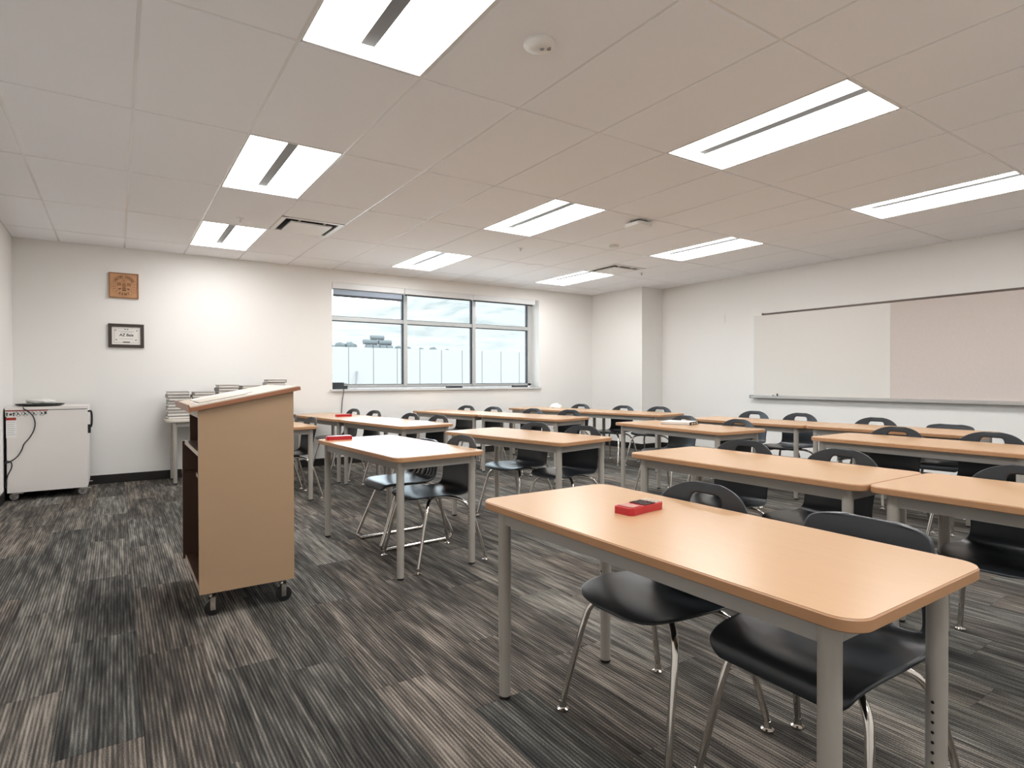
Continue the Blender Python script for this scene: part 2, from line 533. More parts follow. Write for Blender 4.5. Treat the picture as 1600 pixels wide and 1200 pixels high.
for (a, b) in bays:
    MB().box(a, b, FY0 - 0.005, FY1, ZR - 0.028, ZR + 0.028).build('transom', 'alu', win, True, bevel=0.003, seg=1)
    for (z0, z1) in ((WZ0 + 0.06, ZR - 0.028), (ZR + 0.028, WZ1 - 0.05)):
        p = MB().box(a, b, FY0 + 0.028, FY0 + 0.032, z0, z1).build('glass_pane', 'glass', win, True)
        mb = MB()
        mb.box(a, a + 0.008, FY0 + 0.015, FY1 - 0.005, z0, z1); mb.box(b - 0.02, b, FY0 + 0.012, FY1 - 0.005, z0, z1)
        mb.box(a, b, FY0 + 0.015, FY1 - 0.005, z0, z0 + 0.008); mb.box(a, b, FY0 + 0.015, FY1 - 0.005, z1 - 0.012, z1)
        mb.build('gasket', 'gasket', win, True)
sill = struct(MB().box(WX0 - 0.03, WX1 + 0.03, YB - 0.035, YB + 0.248, WZ0 - 0.028, WZ0 - 0.0).build('trim_1', 'sill', bevel=0.004))
# reveal side plate that catches the daylight (wall jamb widens at the sill end)
# roller shades: one cassette per bay
for k, (a, b, drop) in enumerate(((WX0 + 0.004, 3.61, 0.125), (3.616, 4.80, 0.035), (4.806, 6.035, 0.035))):
    nm = ['nearest the framed certificate', 'over the middle window bay', 'nearest the wall return'][k]
    st = ['white-cased roller shade with blue-grey cloth slightly let down, ' + nm,
          'fully rolled-up shade in white cassette ' + nm, 'fully rolled-up shade in white cassette, ' + nm][k]
    t = thing('roller_shade', st, 'window shade', ((a + b) / 2, YB + 0.03, WZ1 - 0.085), 0, 'roller shades over the window')
    MB().box(a, b, YB - 0.012, YB + 0.075, WZ1 - 0.085, WZ1 - 0.004).build('cassette', 'shadebox', t, True, bevel=0.004)
    MB().box(a + 0.02, b - 0.025, YB + 0.03, YB + 0.033, WZ1 - 0.085 - drop + 0.04, WZ1 - 0.08).build('shade_cloth', 'shade', t, True)
    MB().box(a + 0.02, b - 0.025, YB + 0.022, YB + 0.042, WZ1 - 0.085 - drop + 0.015, WZ1 - 0.085 - drop + 0.045).build('hem_bar', 'gasket', t, True, bevel=0.003, seg=1)

# ------------------------------------------------------------------ outside
ground = struct(MB().box(-60, 120, YB + 0.4, 140, -0.4, -0.25).build('ground_outside', 'ground'))
FY = 22.0
FZ = 2.42
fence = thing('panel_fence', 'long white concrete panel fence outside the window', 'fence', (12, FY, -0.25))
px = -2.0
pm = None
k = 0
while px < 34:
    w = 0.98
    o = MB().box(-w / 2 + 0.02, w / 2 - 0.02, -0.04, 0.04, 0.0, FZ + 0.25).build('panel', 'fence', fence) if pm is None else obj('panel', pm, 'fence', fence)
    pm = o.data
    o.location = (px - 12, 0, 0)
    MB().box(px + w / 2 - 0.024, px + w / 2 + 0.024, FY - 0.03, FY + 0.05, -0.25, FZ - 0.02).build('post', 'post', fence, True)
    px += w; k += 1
# leaning pole by the fence
tag(MB().tube([(7.28, FY - 0.6, -0.25), (7.62, FY - 0.08, 1.5)], 0.028, 8).build('leaning_pole', 'post', smooth=True), 'thin grey pole leaning against the white fence', 'pole')
# hillside
mb = MB()
nx, ny = 90, 60
grid = []
for a in range(nx + 1):
    col = []
    for b in range(ny + 1):
        X = -30 + 170 * a / nx
        Y = 25.8 + 74 * b / ny
        t = min(1.0, (Y - 25.8) / 46.0)
        ridge = 8.3 + 0.062 * max(0.0, X - 18 - 0.25 * max(0.0, Y - 71)) ** 1.6
        z = 2.2 + (ridge - 2.2) * t ** 0.95 + 0.9 * noise.noise(Vector((X * 0.11, Y * 0.11, 0))) * min(1, t * 5) + 0.35 * noise.noise(Vector((X * 0.4, Y * 0.4, 5))) * min(1, t * 5)
        col.append(mb.bm.verts.new((X, Y, z)))
    grid.append(col)
for a in range(nx):
    for b in range(ny):
        mb.bm.faces.new((grid[a][b], grid[a + 1][b], grid[a + 1][b + 1], grid[a][b + 1]))
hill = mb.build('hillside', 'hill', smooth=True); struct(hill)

def blob(name, c, rx, ry, rz, seed, material='shrub'):
    bm = bmesh.new()
    bmesh.ops.create_icosphere(bm, subdivisions=3, radius=1.0)
    for v in bm.verts:
        n = noise.noise(v.co * 2.3 + Vector((seed, seed * 2.1, 0))) * 0.35 + noise.noise(v.co * 6 + Vector((seed, 0, 3))) * 0.18
        v.co *= 1 + n
        v.co = Vector((v.co.x * rx, v.co.y * ry, max(v.co.z, -0.95) * rz))
    me = bpy.data.meshes.new(name); bm.to_mesh(me); bm.free(); me.shade_smooth()
    o = obj(name, me, material); o.location = c
    return o
BZ = 0.0
def bank(X0, X1):
    pass
# soil bank behind the fence that carries rolls and shrubs
struct(MB().box(2, 34, FY + 0.35, FY + 3.6, -0.3, FZ - 0.08).build('soil_bank', 'ground', bevel=0.1))
sb = [(6.80, 0.2), (7.27, 0.2), (7.70, 0.22), (9.74, 0.16), (10.14, 0.15), (10.75, 0.13), (11.3, 0.16), (12.0, 0.12)]
for k, (X, r) in enumerate(sb):
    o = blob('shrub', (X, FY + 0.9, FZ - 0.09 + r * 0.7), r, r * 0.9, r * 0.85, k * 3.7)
    wh = 'before the stacked straw rolls' if k < 3 else 'past the stacked straw rolls'
    kk = k if k < 3 else k - 3
    tag(o, '%s grey-green shrub behind the white fence, %s' % (ORD[kk], wh), 'shrub', 'shrubs behind the fence')
def roll(x0, x1, y, z, r, label):
    mb = MB()
    mb.tube([(x0, y, z), (x0 + 0.02, y, z), (x1 - 0.02, y + 0.03, z), (x1, y + 0.03, z)], [r * 0.86, r, r, r * 0.86], 16)
    tag(mb.build('straw_roll', 'straw', smooth=True), label, 'straw roll', 'stacked straw rolls behind the fence')
z0 = FZ - 0.08
for k in range(4):
    roll(8.32 + k * 0.29, 8.59 + k * 0.29, FY + 0.9, z0 + 0.13, 0.13, '%s short straw roll in bottom row of stack behind the white fence' % ORD[k])
roll(8.22, 8.82, FY + 0.9, z0 + 0.362, 0.10, 'middle straw roll nearer the leaning pole, behind the white fence')
roll(8.86, 9.42, FY + 0.9, z0 + 0.362, 0.10, 'middle straw roll farther from the leaning pole, behind the white fence')
roll(8.52, 9.10, FY + 0.9, z0 + 0.552, 0.088, 'topmost straw roll of the stack behind the white fence')

# ------------------------------------------------------------------ ceiling things
def troffer(label, i, j):
    cx, cy = GX + (i + 0.5) * TX, GY + (j + 0.5) * TY
    t = thing('ceiling_light', label, 'ceiling light', (cx, cy, H), 0, 'recessed ceiling lights')
    return t
def troffer_parts(t):
    w, l = TX / 2 - 0.008, TY / 2 - 0.008
    mb = MB()
    mb.box(-w, w, -l, -l + 0.010, 0.0, 0.085); mb.box(-w, w, l - 0.010, l, 0.0, 0.085)
    mb.box(-w, -w + 0.008, -l, l, 0.0, 0.085); mb.box(w - 0.008, w, -l, l, 0.0, 0.085)
    mb.box(-w, w, -l, l, 0.085, 0.10)
    mb.build('housing', 'fixture', t)
    for s in (-1, 1):
        # curved luminous panel from the frame up towards the middle strip
        bm = MB()
        pts = []
        for k in range(9):
            u = k / 8
            xx = (w - 0.0085) * (1 - u) + 0.020 * u
            zz = 0.003 + 0.066 * math.sin(u * math.pi * 0.5) ** 0.9
            pts.append((xx * s, zz))
        rows = []
        for y in (-l + 0.0105, l - 0.0105):
            rows.append([bm.bm.verts.new((p[0], y, p[1])) for p in pts])
        for k in range(8):
            bm.bm.faces.new((rows[0][k], rows[0][k + 1], rows[1][k + 1], rows[1][k]) if s < 0 else (rows[1][k], rows[1][k + 1], rows[0][k + 1], rows[0][k]))
        me = bpy.data.meshes.new('diffuser'); bm.bm.to_mesh(me); bm.bm.free(); me.shade_smooth()
        obj('diffuser', me, 'lamp', t)
    mb = MB()
    mb.box(-0.034, 0.034, -l + 0.012, l - 0.055, 0.044, 0.058)
    mb.build('centre_strip', 'strip', t, bevel=0.002, seg=1)
colname = {1: 'in row over lectern', 5: 'in middle row', 9: 'in row beside whiteboard'}
rowname = {2: 'nearest the window wall', 0: 'second from the window wall', -2: 'third from the window wall', -4: 'farthest from the window wall'}
first = None
for i in (1, 5, 9):
    for j in (-2, 0, 2, -4):
        lab = 'recessed ceiling light with grey strip, %s, %s' % (rowname[j], colname[i])
        if first is None:
            t = troffer(lab, i, j); troffer_parts(t); first = t
        else:
            t = copy_tree(first); t.location = (GX + (i + 0.5) * TX, GY + (j + 0.5) * TY, H); t['label'] = lab

def diffuser(label, i, j):
    cx, cy = GX + (i + 0.5) * TX, GY + (j + 0.75) * TY
    t = thing('air_diffuser', label, 'air vent', (cx, cy, H), 0, 'square ceiling air vents')
    w = TX / 2 - 0.007
    mb = MB()
    for s in (-1, 1):
        mb.box(-w, w, s * w - (0.045 if s > 0 else 0), s * w + (0.045 if s < 0 else 0), -0.003, 0.010)
        mb.box(s * w - (0.045 if s > 0 else 0), s * w + (0.045 if s < 0 else 0), -w, w, -0.0032, 0.0098)
    mb.build('frame', 'fixture', t, bevel=0.002, seg=1)
    MB().box(-w + 0.04, w - 0.04, -w + 0.04, w - 0.04, 0.10, 0.12).build('duct_shade_plate', 'dark', t)  # near-black plate standing for the shade up inside the duct
    mb = MB()
    for s in (-1, 1):
        mb.box(-w + 0.04, w - 0.04, s * (w - 0.042) - 0.001, s * (w - 0.042) + 0.001, 0.008, 0.10)
        mb.box(s * (w - 0.042) - 0.001, s * (w - 0.042) + 0.001, -w + 0.04, w - 0.04, 0.008, 0.10)
    mb.build('duct_side', 'greyp', t)
    MB().box(-0.20, 0.20, -0.20, 0.20, -0.018, -0.005).build('plaque', 'fixture', t, bevel=0.004)
    mb = MB()
    for s in (-1, 1):
        for q in (-0.12, 0.12):
            mb.box(q - 0.006, q + 0.006, s * 0.18 - 0.08 * (s < 0), s * 0.18 + 0.08 * (s > 0), -0.004, 0.02)
    mb.build('bracket', 'fixture', t)
diffuser('square white ceiling air vent between the lectern lights and the window', 2, 1)
diffuser('square white ceiling air vent beside the whiteboard row of lights', 9, 1)

def ceil_lathe(name, prof, loc, m, label, cat, parts=()):
    t = thing(name, label, cat, (loc[0], loc[1], H))
    MB().lathe([(r, -z) for r, z in prof], 28).build('body', m, t, smooth=True)
    for (nm, pf, off, mm) in parts:
        MB().lathe([(r, -z) for r, z in pf], 14, Matrix.Translation((off[0], off[1], 0))).build(nm, mm, t, smooth=True)
    return t
ceil_lathe('occupancy_sensor', [(0.072, 0), (0.072, 0.012), (0.06, 0.022), (0.045, 0.03), (0.02, 0.034)], (1.625, 2.19), 'plastic',
           'round white ceiling sensor with two dark eyes', 'sensor',
           [('eye', [(0.010, 0.028), (0.010, 0.036), (0.006, 0.038)], (0.005, -0.016), 'greyp'), ('eye', [(0.010, 0.026), (0.010, 0.034), (0.006, 0.036)], (0.034, -0.03), 'greyp')])
ceil_lathe('smoke_detector', [(0.055, 0), (0.055, 0.012), (0.05, 0.02), (0.048, 0.035), (0.03, 0.04)], (4.78, 5.0), 'plastic', 'small round smoke detector beside a whiteboard-side light', 'detector',
           [('vent_ring', [(0.053, 0.013), (0.053, 0.02)], (0, 0), 'greyp')])
for (x, y, lab) in ((0.994, 6.14, 'small chrome sprinkler head over the lectern row of lights'), (3.98, 5.74, 'small chrome sprinkler head past the middle row of lights'), (6.38, 6.1, 'small chrome sprinkler head near the wall return')):
    ceil_lathe('sprinkler', [(0.035, 0), (0.035, 0.004), (0.012, 0.006), (0.010, 0.03), (0.016, 0.032), (0.016, 0.035)], (x, y), 'plastic', lab, 'sprinkler', [('tip', [(0.006, 0.034), (0.006, 0.04)], (0, 0), 'chrome')])
ceil_lathe('ceiling_speaker', [(0.115, 0), (0.115, 0.004), (0.10, 0.008), (0.02, 0.009)], (4.75, 6.5), 'tile', 'flat round ceiling speaker grille near the window', 'speaker')
t = thing('access_point', 'square white wireless access point on dark ceiling bracket', 'access point', (4.28, 4.13, H))
MB().prism(rrect(-0.06, 0.06, -0.06, 0.06, 0.01), -0.022, 0.0).build('bracket', 'black', t)
MB().prism(rrect(-0.105, 0.105, -0.105, 0.105, 0.035), -0.055, -0.022).build('body', 'plastic', t, bevel=0.010, seg=3)

# ------------------------------------------------------------------ right wall: boards
t = thing('whiteboard', 'wall-mounted cream whiteboard panel with long marker tray', 'whiteboard', (XR, 4.3, 0.93))
MB().box(XR - 0.018, XR - 0.001, 3.405, 5.24, 0.955, 2.118).build('panel', 'white_board', t, True, bevel=0.002, seg=1)
MB().box(XR - 0.020, XR - 0.001, 5.24, 5.252, 0.955, 2.118).build('edge_trim', 'shadebox', t, True)
tr = MB()
tr.box(XR - 0.085, XR - 0.0185, 1.2, 5.26, 0.928, 0.936); tr.box(XR - 0.09, XR - 0.082, 1.2, 5.26, 0.918, 0.95); tr.box(XR - 0.022, XR - 0.001, 1.2, 5.26, 0.915, 0.954)
tr.build('marker_tray', 'tray', t, True, bevel=0.002, seg=1)
MB().box(XR - 0.094, XR - 0.001, 5.26, 5.275, 0.912, 0.957).build('tray_end_cap', 'greyp', t, True, bevel=0.003, seg=1)
t = thing('tackboard', 'pinkish fabric tackboard beside the whiteboard', 'tackboard', (XR, 2.3, 0.95))
MB().box(XR - 0.020, XR - 0.001, 1.2, 3.403, 0.955, 2.118).build('panel', 'tack', t, True, bevel=0.002, seg=1)
MB().box(XR - 0.0215, XR - 0.001, 3.4031, 3.4049, 0.955, 2.118).build('seam', 'shadebox', t, True)
t = thing('map_rail', 'thin bronze display rail above the whiteboard and tackboard', 'rail', (XR, 3.2, 2.13))
MB().box(XR - 0.026, XR - 0.001, 1.2, 5.10, 2.12, 2.142).build('rail', 'rail', t, True, bevel=0.003, seg=1)
MB().box(XR - 0.032, XR - 0.001, 5.10, 5.115, 2.1195, 2.147).build('end_stop', 'rail', t, True, bevel=0.002, seg=1)
t = thing('eraser', 'black felt eraser with pale grip on marker tray', 'eraser', (XR - 0.055, 4.99, 0.936))
MB().box(XR - 0.078, XR - 0.030, 4.92, 5.05, 0.9361, 0.952).build('felt', 'black', t, True, bevel=0.003)
MB().box(XR - 0.074, XR - 0.034, 4.925, 5.045, 0.952, 0.966).build('grip', 'plastic', t, True, bevel=0.004)
t = thing('marker', 'short black marker standing beside the eraser', 'marker', (XR - 0.05, 4.86, 0.936))
MB().tube([(XR - 0.05, 4.86, 0.936), (XR - 0.05, 4.86, 0.985)], 0.009, 10).build('barrel', 'black', t, True, smooth=True)
MB().tube([(XR - 0.05, 4.86, 0.985), (XR - 0.05, 4.86, 1.0)], 0.007, 10).build('cap', 'plastic', t, True, smooth=True)
t = thing('wall_plate', 'blank white cover plate on wall by the whiteboard', 'wall plate', (XR, 5.82, 2.13))
MB().box(XR - 0.008, XR, 5.76, 5.88, 2.06, 2.19).build('plate', 'wall', t, True, bevel=0.003)
MB().tube([(XR - 0.010, 5.82, 2.17), (XR - 0.007, 5.82, 2.17)], 0.006, 8).build('screw', 'shadebox', t, True)

# ------------------------------------------------------------------ tables
TW, TL, TH = 0.63, 1.385, 0.74
def make_table(name, label, W=TW, L=TL, group='wood-topped classroom tables'):
    t = thing(name, label, 'table', group=group)
    th = 0.028
    MB().prism(rrect(-W / 2 + 0.003, W / 2 - 0.003, -L / 2 + 0.003, L / 2 - 0.003, 0.057, 10), TH - th, TH).build('tabletop', 'laminate', t, bevel=0.0015, seg=1)
    # edge band ring
    mb = MB()
    o_ = rrect(-W / 2, W / 2, -L / 2, L / 2, 0.06, 10); i_ = rrect(-W / 2 + 0.0035, W / 2 - 0.0035, -L / 2 + 0.0035, L / 2 - 0.0035, 0.0565, 10)
    n = len(o_)
    prof = []
    rings = []
    for pts, z in ((i_, TH - th - 0.001), (o_, TH - th + 0.002), (o_, TH - 0.004), (i_, TH - 0.0006)):
        rings.append([mb.bm.verts.new((p[0], p[1], z)) for p in pts])
    for q in range(4):
        a, b = rings[q], rings[(q + 1) % 4]
        for k in range(n):
            mb.bm.faces.new((a[k], a[(k + 1) % n], b[(k + 1) % n], b[k]))
    mb.build('edge_band', 'edge', t, smooth=True)
    lx, ly = W / 2 - 0.06, L / 2 - 0.085
    z0, z1 = TH - th - 0.055, TH - th - 0.0005
    for s in (-1, 1):
        MB().box(s * lx - 0.011, s * lx + 0.011, -ly, ly, z0, z1).build('apron_rail', 'apron', t, bevel=0.002, seg=1)
        MB().box(-lx, lx, s * ly - 0.011, s * ly + 0.011, z0 + 0.0005, z1 - 0.0005).build('apron_rail', 'apron', t, bevel=0.002, seg=1)
    for sx in (-1, 1):
        for sy in (-1, 1):
            c = (sx * lx, sy * ly)
            mb = MB().tube([(*c, 0.20), (*c, TH - th)], 0.0235, 18)
            mb.tube([(*c, 0.012), (*c, 0.20)], 0.0215, 18)
            leg = mb.build('leg', 'legs', t, smooth=True)
            MB().lathe([(0.016, 0.0), (0.021, 0.003), (0.021, 0.011), (0.012, 0.0125)], 16, Matrix.Translation((*c, 0))).build('foot_glide', 'black', leg, smooth=True)
            hb = MB()
            for q in range(7):
                zz = 0.235 + q * 0.0254
                hb.tube([(c[0] - sx * 0.0228, c[1], zz), (c[0] - sx * 0.0242, c[1], zz)], 0.004, 8)
            hb.build('adjustment_holes', 'black', leg)
    return t

# table: key -> (centre x, centre y, tilt deg, label)
rown = {1: 'row nearest lectern', 2: 'second row from lectern', 3: 'third row from lectern', 4: 'row along whiteboard wall'}
TB = {
    'T2b': (1.30, 6.55, 4.0, 1, 1), 'T2': (1.625, 3.915, 3.4, 1, 2), 'T1': (1.465, 1.245, 0.0, 1, 3),
    'T3a': (2.30, 7.42, 8.5, 2, 1), 'T3b': (2.51, 6.045, 8.5, 2, 2), 'T4': (2.83, 4.035, 10.5, 2, 3), 'T10': (2.96, 1.955, 0.0, 2, 4), 'T11': (2.985, 0.565, 0.0, 2, 5),
    'T5a': (4.025, 7.345, 12.0, 3, 1), 'T5b': (4.315, 5.985, 12.0, 3, 2), 'T7': (4.635, 3.86, -3.0, 3, 3), 'T9': (4.85, 1.87, 0.0, 3, 4),
    'T6a': (5.62, 7.23, 10.6, 4, 1), 'T6b': (5.875, 5.865, 10.6, 4, 2), 'T8a': (5.83, 3.905, 2.5, 4, 3), 'T8b': (5.92, 2.515, 3.5, 4, 4),
}
proto = None
TOBJ = {}
for k, (x, y, a, row, n) in TB.items():
    lab = 'maple-topped table with grey legs, %s from the window in the %s' % (ORD[n - 1], rown[row])
    if proto is None:
        proto = make_table('classroom_table', lab); t = proto
    else:
        t = copy_tree(proto); t['label'] = lab
    t.location = (x, y, 0); t.rotation_euler = (0, 0, R(a))
    TOBJ[k] = t

# ------------------------------------------------------------------ chairs
def bake_shell(name, st, cols, skip, split, thick=0.008, levels=2):
    """st: (x, z, half width, edge curl); skip(i, k) -> True removes a quad; faces past row `split` become the backrest"""
    bm = bmesh.new()
    n = len(st)
    rows = []
    for i, (x, z, w, c) in enumerate(st):
        a, b = st[max(i - 1, 0)], st[min(i + 1, n - 1)]
        tx, tz = b[0] - a[0], b[1] - a[1]
        l = math.hypot(tx, tz); nx_, nz_ = -tz / l, tx / l
        row = []
        for u in cols:
            k = c * (abs(u) ** 2.2)
            row.append(bm.verts.new((x + nx_ * k, u * w, z + nz_ * k)))
        rows.append(row)
    for i in range(n - 1):
        for k in range(len(cols) - 1):
            if skip(i, k):
                continue
            bm.faces.new((rows[i][k], rows[i + 1][k], rows[i + 1][k + 1], rows[i][k + 1]))
    bmesh.ops.delete(bm, geom=[v for v in bm.verts if not v.link_faces], context='VERTS')
    bmesh.ops.recalc_face_normals(bm, faces=bm.faces)
    zs = split
    me = bpy.data.meshes.new(name); bm.to_mesh(me); bm.free()
    o = bpy.data.objects.new(name, me); COL.objects.link(o)
    md = o.modifiers.new('s', 'SOLIDIFY'); md.thickness = thick; md.offset = 0
    md = o.modifiers.new('ss', 'SUBSURF'); md.levels = levels; md.render_levels = levels
    dg = bpy.context.evaluated_depsgraph_get()
    full = bpy.data.meshes.new_from_object(o.evaluated_get(dg))
    bpy.data.objects.remove(o, do_unlink=True)
    full.shade_smooth()
    norms = [tuple(v.vector) for v in full.vertex_normals]
    out = []
    for part in (0, 1):
        faces, used = [], {}
        verts = []; nn = []
        for p in full.polygons:
            side = 1 if zs(p.center) else 0
            if side != part:
                continue
            f = []
            for vi in p.vertices:
                if vi not in used:
                    used[vi] = len(verts); verts.append(tuple(full.vertices[vi].co)); nn.append(norms[vi])
                f.append(used[vi])
            faces.append(f)
        m2 = bpy.data.meshes.new('seat' if part == 0 else 'backrest')
        m2.from_pydata(verts, [], faces); m2.update(); m2.shade_smooth()
        m2.normals_split_custom_set_from_vertices(nn)
        out.append(m2)
    return out

def legs_standard(t):
    for sx in (-1, 1):
        for sy in (-1, 1):
            if sx < 0:
                ctrl = [(0.0, 0.06, 0.422), (-0.06, 0.09, 0.422), (-0.105, 0.132, 0.417), (-0.138, 0.172, 0.400), (-0.160, 0.197, 0.368), (-0.174, 0.208, 0.325), (-0.192, 0.217, 0.26), (-0.248, 0.245, 0.03)]
            else:
                ctrl = [(-0.02, 0.06, 0.418), (0.04, 0.09, 0.418), (0.088, 0.132, 0.411), (0.128, 0.172, 0.390), (0.155, 0.197, 0.352), (0.174, 0.210, 0.305), (0.195, 0.219, 0.24), (0.25, 0.245, 0.03)]
            path = crom([(x, y * sy, z) for x, y, z in ctrl], 5)
            leg = MB().tube(path, 0.0115, 12).build('leg', 'chrome', t, smooth=True)
            e = ctrl[-1]
            MB().lathe([(0.018, 0.0), (0.022, 0.002), (0.022, 0.006), (0.014, 0.010), (0.0125, 0.014), (0.0125, 0.034), (0.010, 0.036)], 14, Matrix.Translation((e[0], e[1] * sy, 0))).build('glide', 'chrome', leg, smooth=True)
    for (x, y, z) in ((-0.10, 0.128, 0.424), (0.06, 0.10, 0.418)):
        MB().tube([(x, -y, z), (x, y, z)], 0.010, 10).build('crossbar', 'chrome', t, smooth=True)
    for (x, y) in ((-0.10, 0.1), (-0.10, -0.1), (0.06, 0.09), (0.06, -0.09)):
        MB().box(x - 0.015, x + 0.015, y - 0.012, y + 0.012, 0.426, 0.440).build('mount_block', 'black', t)

UC = [-1, -0.93, -0.8, -0.6, -0.36, -0.2, 0, 0.2, 0.36, 0.6, 0.8, 0.93, 1]
def chair_round():
    t = thing('school_chair', '', 'chair', group='black plastic classroom chairs')
    st = [(-0.247, 0.428, 0.06, 0), (-0.245, 0.435, 0.115, 0.0), (-0.236, 0.441, 0.155, 0.001), (-0.212, 0.448, 0.19, 0.003), (-0.17, 0.452, 0.214, 0.006), (-0.10, 0.450, 0.228, 0.010),
          (-0.02, 0.446, 0.231, 0.013), (0.06, 0.436, 0.225, 0.015), (0.12, 0.434, 0.212, 0.017), (0.164, 0.443, 0.198, 0.021), (0.192, 0.470, 0.188, 0.025), (0.205, 0.52, 0.186, 0.028),
          (0.215, 0.595, 0.193, 0.030), (0.225, 0.645, 0.202, 0.030), (0.233, 0.688, 0.209, 0.029), (0.2385, 0.720, 0.203, 0.027), (0.242, 0.745, 0.187, 0.024), (0.2455, 0.767, 0.164, 0.019), (0.2485, 0.785, 0.135, 0.013), (0.251, 0.800, 0.098, 0.007), (0.253, 0.809, 0.05, 0.003)]
    skip = lambda i, k: i in (15, 16) and 4 <= k <= 7
    a, b = bake_shell('shell', st, UC, skip, lambda c: c.x > 0.15 and c.z > 0.475)
    obj('seat', a, 'shell', t); obj('backrest', b, 'shell', t)
    legs_standard(t)
    return t
def chair_square():
    t = thing('school_chair', '', 'chair')
    st = [(-0.250, 0.395, 0.165, 0), (-0.252, 0.415, 0.195, 0), (-0.246, 0.436, 0.208, 0.002), (-0.225, 0.449, 0.215, 0.006), (-0.16, 0.453, 0.222, 0.014), (-0.08, 0.448, 0.225, 0.022),
          (0.0, 0.443, 0.226, 0.028), (0.08, 0.44, 0.226, 0.034), (0.13, 0.442, 0.224, 0.042), (0.168, 0.456, 0.222, 0.05), (0.188, 0.484, 0.220, 0.052), (0.200, 0.53, 0.216, 0.05),
          (0.208, 0.58, 0.205, 0.046), (0.217, 0.64, 0.199, 0.042), (0.226, 0.69, 0.194, 0.038), (0.234, 0.733, 0.187, 0.034), (0.238, 0.750, 0.174, 0.03), (0.241, 0.764, 0.14, 0.02), (0.242, 0.772, 0.07, 0.008)]
    skip = lambda i, k: i in (10, 11) and k in (2, 3, 8, 9)
    a, b = bake_shell('shell', st, UC, skip, lambda c: c.x > 0.15 and c.z > 0.475, thick=0.014)
    obj('seat', a, 'shell', t); obj('backrest', b, 'shell', t)
    legs_standard(t)
    return t
def chair_sled():
    t = thing('school_chair', '', 'chair')
    cols = [-1, -0.86, -0.74, -0.62, -0.50, -0.38, -0.25, -0.13, 0, 0.13, 0.25, 0.38, 0.50, 0.62, 0.74, 0.86, 1]
    st = [(-0.235, 0.405, 0.125, 0), (-0.238, 0.425, 0.155, 0), (-0.228, 0.445, 0.180, 0.001), (-0.18, 0.453, 0.210, 0.003), (-0.10, 0.451, 0.222, 0.005),
          (0.0, 0.447, 0.224, 0.008), (0.08, 0.445, 0.22, 0.012), (0.13, 0.45, 0.214, 0.016), (0.168, 0.466, 0.206, 0.02), (0.188, 0.50, 0.2, 0.024), (0.200, 0.55, 0.197, 0.027),
          (0.210, 0.61, 0.196, 0.028), (0.218, 0.665, 0.194, 0.028), (0.224, 0.70, 0.186, 0.024), (0.227, 0.72, 0.165, 0.018), (0.229, 0.733, 0.12, 0.01), (0.230, 0.738, 0.06, 0.003)]
    skip = lambda i, k: 8 <= i <= 11 and k in (2, 4, 6, 9, 11, 13)
    a, b = bake_shell('shell', st, cols, skip, lambda c: c.x > 0.14 and c.z > 0.49, thick=0.020)
    obj('seat', a, 'shell', t); obj('backrest', b, 'shell', t)
    for sy in (-1, 1):
        y = 0.205 * sy
        ctrl = [(-0.02, 0.13 * sy, 0.430), (-0.09, 0.135 * sy, 0.428), (-0.125, 0.15 * sy, 0.41), (-0.145, 0.165 * sy, 0.36), (-0.262, y, 0.075), (-0.272, y, 0.035), (-0.245, y, 0.0125), (-0.20, y, 0.0118),
                (0.22, y, 0.0118), (0.268, y, 0.0125), (0.295, y, 0.04), (0.285, y, 0.085), (0.165, 0.17 * sy, 0.35), (0.14, 0.15 * sy, 0.405), (0.10, 0.14 * sy, 0.426), (0.03, 0.13 * sy, 0.428)]
        MB().tube(crom(ctrl, 5), 0.0115, 12).build('sled_runner', 'chrome', t, smooth=True)
    for x in (-0.06, 0.08):
        MB().tube([(x, -0.134, 0.428), (x, 0.134, 0.428)], 0.010, 10).build('crossbar', 'chrome', t, smooth=True)
    return t

# (table, measured top-of-back point, kind)
CH = [
    ('T1', 1.84, 1.425, 'r', 0), ('T1', 1.935, 0.877, 's', -2),
    ('T2', 1.96, 4.12, 'l', 3.4), ('T2', 1.985, 3.56, 'r', 3),
    ('T2b', 1.62, 6.86, 'r', 4), ('T2b', 1.67, 6.17, 'r', 4),
    ('T3a', 2.60, 7.67, 'r', 8.5), ('T3a', 2.72, 7.06, 'r', 8), ('T3b', 2.77, 6.30, 'r', 8.5), ('T3b', 2.90, 5.62, 'r', 8),
    ('T4', 3.14, 4.29, 'r', 9), ('T4', 3.24, 3.74, 'r', 12),
    ('T10', 3.34, 2.29, 'r', 2), ('T10', 3.33, 1.68, 'r', -2),
    ('T11', 3.36, 0.90, 'r', 3), ('T11', 3.36, 0.30, 'r', 0),
    ('T5a', 4.31, 7.64, 'r', 12), ('T5a', 4.47, 7.02, 'r', 12), ('T5b', 4.62, 6.35, 'r', 12), ('T5b', 4.81, 5.82, 'r', 14),
    ('T7', 4.99, 4.17, 'r', -3), ('T7', 4.98, 3.45, 'r', -5),
    ('T9', 5.23, 2.23, 'r', 0), ('T9', 5.27, 1.61, 'r', 2),
    ('T6a', 5.95, 7.02, 'r', 10), ('T6b', 6.14, 6.25, 'r', 10), ('T6b', 6.36, 5.73, 'r', 12),
    ('T8a', 6.40, 4.34, 'r', 2), ('T8a', 6.44, 3.72, 'r', 2), ('T8b', 6.30, 2.86, 'r', 3), ('T8b', 6.42, 2.27, 's', 4),
]
KIND = {'r': ('black chair with handle slot', chair_round), 's': ('black chair with pierced back', chair_square), 'l': ('black sled-base slotted chair', chair_sled)}
protos = {}
percount = {}
for (tk, bx_, by_, kind, rot) in CH:
    percount[tk] = percount.get(tk, 0) + 1
seen = {}
